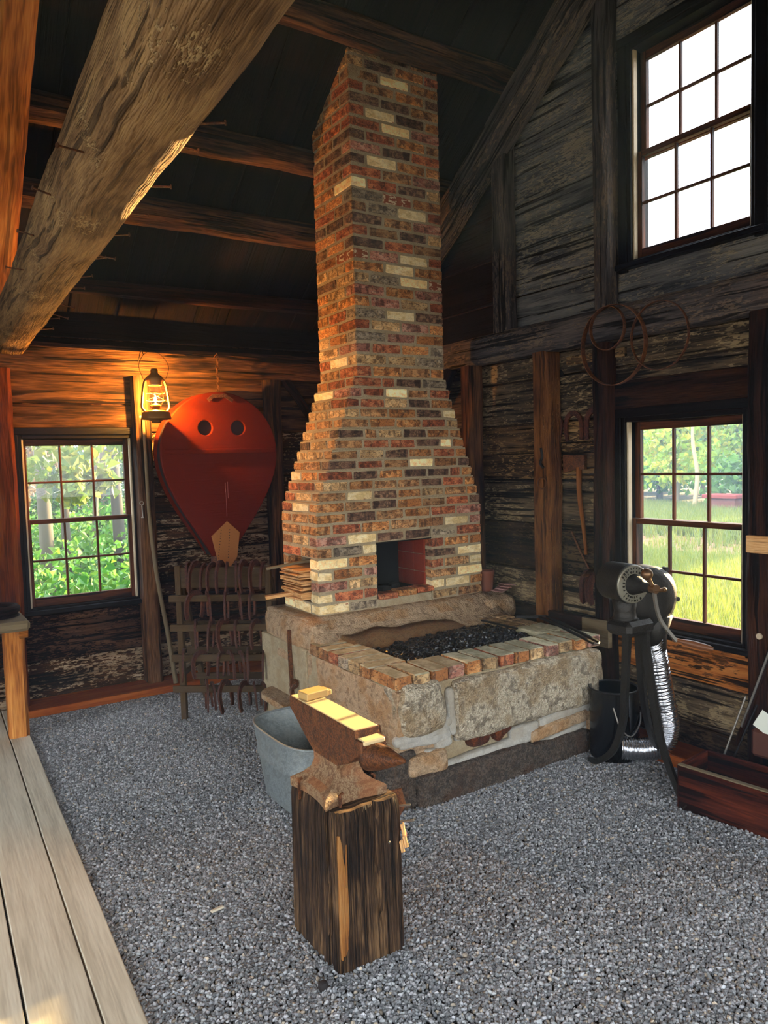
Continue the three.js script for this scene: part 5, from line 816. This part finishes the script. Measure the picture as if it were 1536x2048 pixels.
{ // lawn grass in the wedge that the right-hand windows look over
  const blade = []; const r = R(12); for (let i = 0; i < 7; i++) { const a = r() * 6.28, l = 0.1 + 0.1 * r(), t = 0.02 + 0.06 * r(), w = 0.006; const c = Math.cos(a), s = Math.sin(a), ox = 0.05 * (r() - 0.5), oz = 0.05 * (r() - 0.5); blade.push([ox - s * w, 0, oz + c * w, ox + s * w, 0, oz - c * w, ox + c * t, l, oz + s * t]); }
  const g = new THREE.BufferGeometry(); g.setAttribute('position', new THREE.Float32BufferAttribute(blade.flat(), 3)); g.computeVertexNormals();
  const N = 60000, I = new THREE.InstancedMesh(g, new THREE.MeshPhysicalMaterial({ color: 0xffffff, roughness: 0.8, transmission: 0.5, thickness: 0, side: THREE.DoubleSide }), N), m = new THREE.Matrix4(), q = new THREE.Quaternion(), c = new THREE.Color(); let k = 0;
  while (k < N) { const x = 4.2 + 18 * Math.pow(r(), 1.5), z = -x * (0.45 + 0.6 * r()); if (x > 11.6 && x < 14.8) { if (r() > 0.06) continue; } q.setFromAxisAngle(V(0, 1, 0), r() * 6.28); const s = 0.8 + 0.8 * r() + (x > 14 ? 0.5 : 0); m.compose(V(x, GY, z), q, V(s * 1.3, s, s * 1.3)); I.setMatrixAt(k, m); const t = r(); c.setRGB(0.17 + 0.16 * t, 0.25 + 0.08 * t, 0.03); I.setColorAt(k, c); k++; }
  I.name = 'grass'; I.castShadow = I.receiveShadow = true; scene.add(I); stuff(I, 'bright yellow-green grass of the lawn outside the right window', 'grass');
}
{ // the woods outside the left window
  const r = R(31), bed = mesh('undergrowth', leafCloud(26000, (q) => { const z = -6.4 - 7.5 * q(), x = -1.6 + 7.2 * q(); return V(x, GY + Math.pow(q(), 0.6) * (0.75 + 0.1 * (-z - 6) + 0.3 * n3(x * 1.3, z * 1.3, 0)), z); }, 0.085, [[0.16, 0.5, 0.03], [0.22, 0.58, 0.05], [0.1, 0.4, 0.03], [0.3, 0.6, 0.06]], r), LM); stuff(bed, 'dense bright green undergrowth outside the left window', 'undergrowth');
  const tr = (x, z, rad, col, label, lean = 0) => { const t = mesh('bare_tree', bent([[0, 0, 0], [lean * 0.4, 1.6, 0.02], [lean, 3.4, 0], [lean * 1.5, 6, 0]], rad, 20, 10, (q) => 1.15 - 0.5 * q), std(col, 0.9)); t.position.set(x, GY, z); tag(t, label, 'tree'); };
  tr(1.42, -9.3, 0.075, 0x5c564c, 'thick pale trunk left of the trunks outside the left window', -0.05); tr(1.72, -9.9, 0.05, 0x4e463e, 'thinner grey trunk right beside the thick pale trunk in the woods'); tr(2.1, -10.4, 0.035, 0x645c52, 'slender pale leaning trunk in the middle of the woods view', 0.25); tr(2.33, -9.7, 0.07, 0x46423e, 'grey trunk at the right side of the left window view', -0.1);
  const lk = [tree(51, 5.4, 1.5, 0.12, G1, 3600, 0x7a6c5c, 0.05), tree(52, 5.2, 1.5, 0.12, G3, 3600, 0x6a5c4e, 0.05)];
  [[0.4, -13.2, 0], [2.9, -13.2, 1], [5.4, -13.4, 0], [1.6, -15.8, 1], [4.1, -15.8, 0], [-0.9, -15.8, 1], [0.4, -18.4, 1], [2.9, -18.4, 0], [5.4, -18.4, 1]].forEach(([x, z, k], i) => { const o = lk[k].clone(); o.name = numbered('tree'); o.position.set(x, GY, z); o.rotation.y = i * 1.7; scene.add(o); tag(o, ['mid green leafy tree in the woods outside the left window', 'dark green leafy tree in the woods outside the left window'][k], 'tree', ['mid green', 'dark green'][k] + ' trees in the woods'); });
  const mp = mesh('maple_branch', leafCloud(420, inBlob([[1.15, 1.9, -8.0, 0.42], [1.35, 1.75, -7.9, 0.3], [1.62, 1.95, -8.1, 0.4], [1.75, 1.5, -8.0, 0.14], [1.4, 1.45, -7.9, 0.2], [2.05, 1.95, -8.3, 0.3]]), 0.12, [[0.36, 0.5, 0.02], [0.24, 0.42, 0.02], [0.42, 0.46, 0.02]], r), LM); stuff(mp, 'sunlit yellow-green maple leaves hanging before the woods', 'leaves');
  const bush = mesh('dry_brush', leafCloud(1500, inBlob([[1.35, 1.9, -10.5, 0.5], [1.0, 1.5, -10.4, 0.5]]), 0.09, [[0.5, 0.36, 0.2], [0.42, 0.3, 0.16]], r), LM); stuff(bush, 'dry tan brush behind the pale trunks in the woods', 'brush');
}
scene.fog = new THREE.FogExp2(new THREE.Color().setRGB(0.5, 0.72, 1.0), 0.005);  // thin blue haze added in place of lens glare
renderer.render(scene, camera);
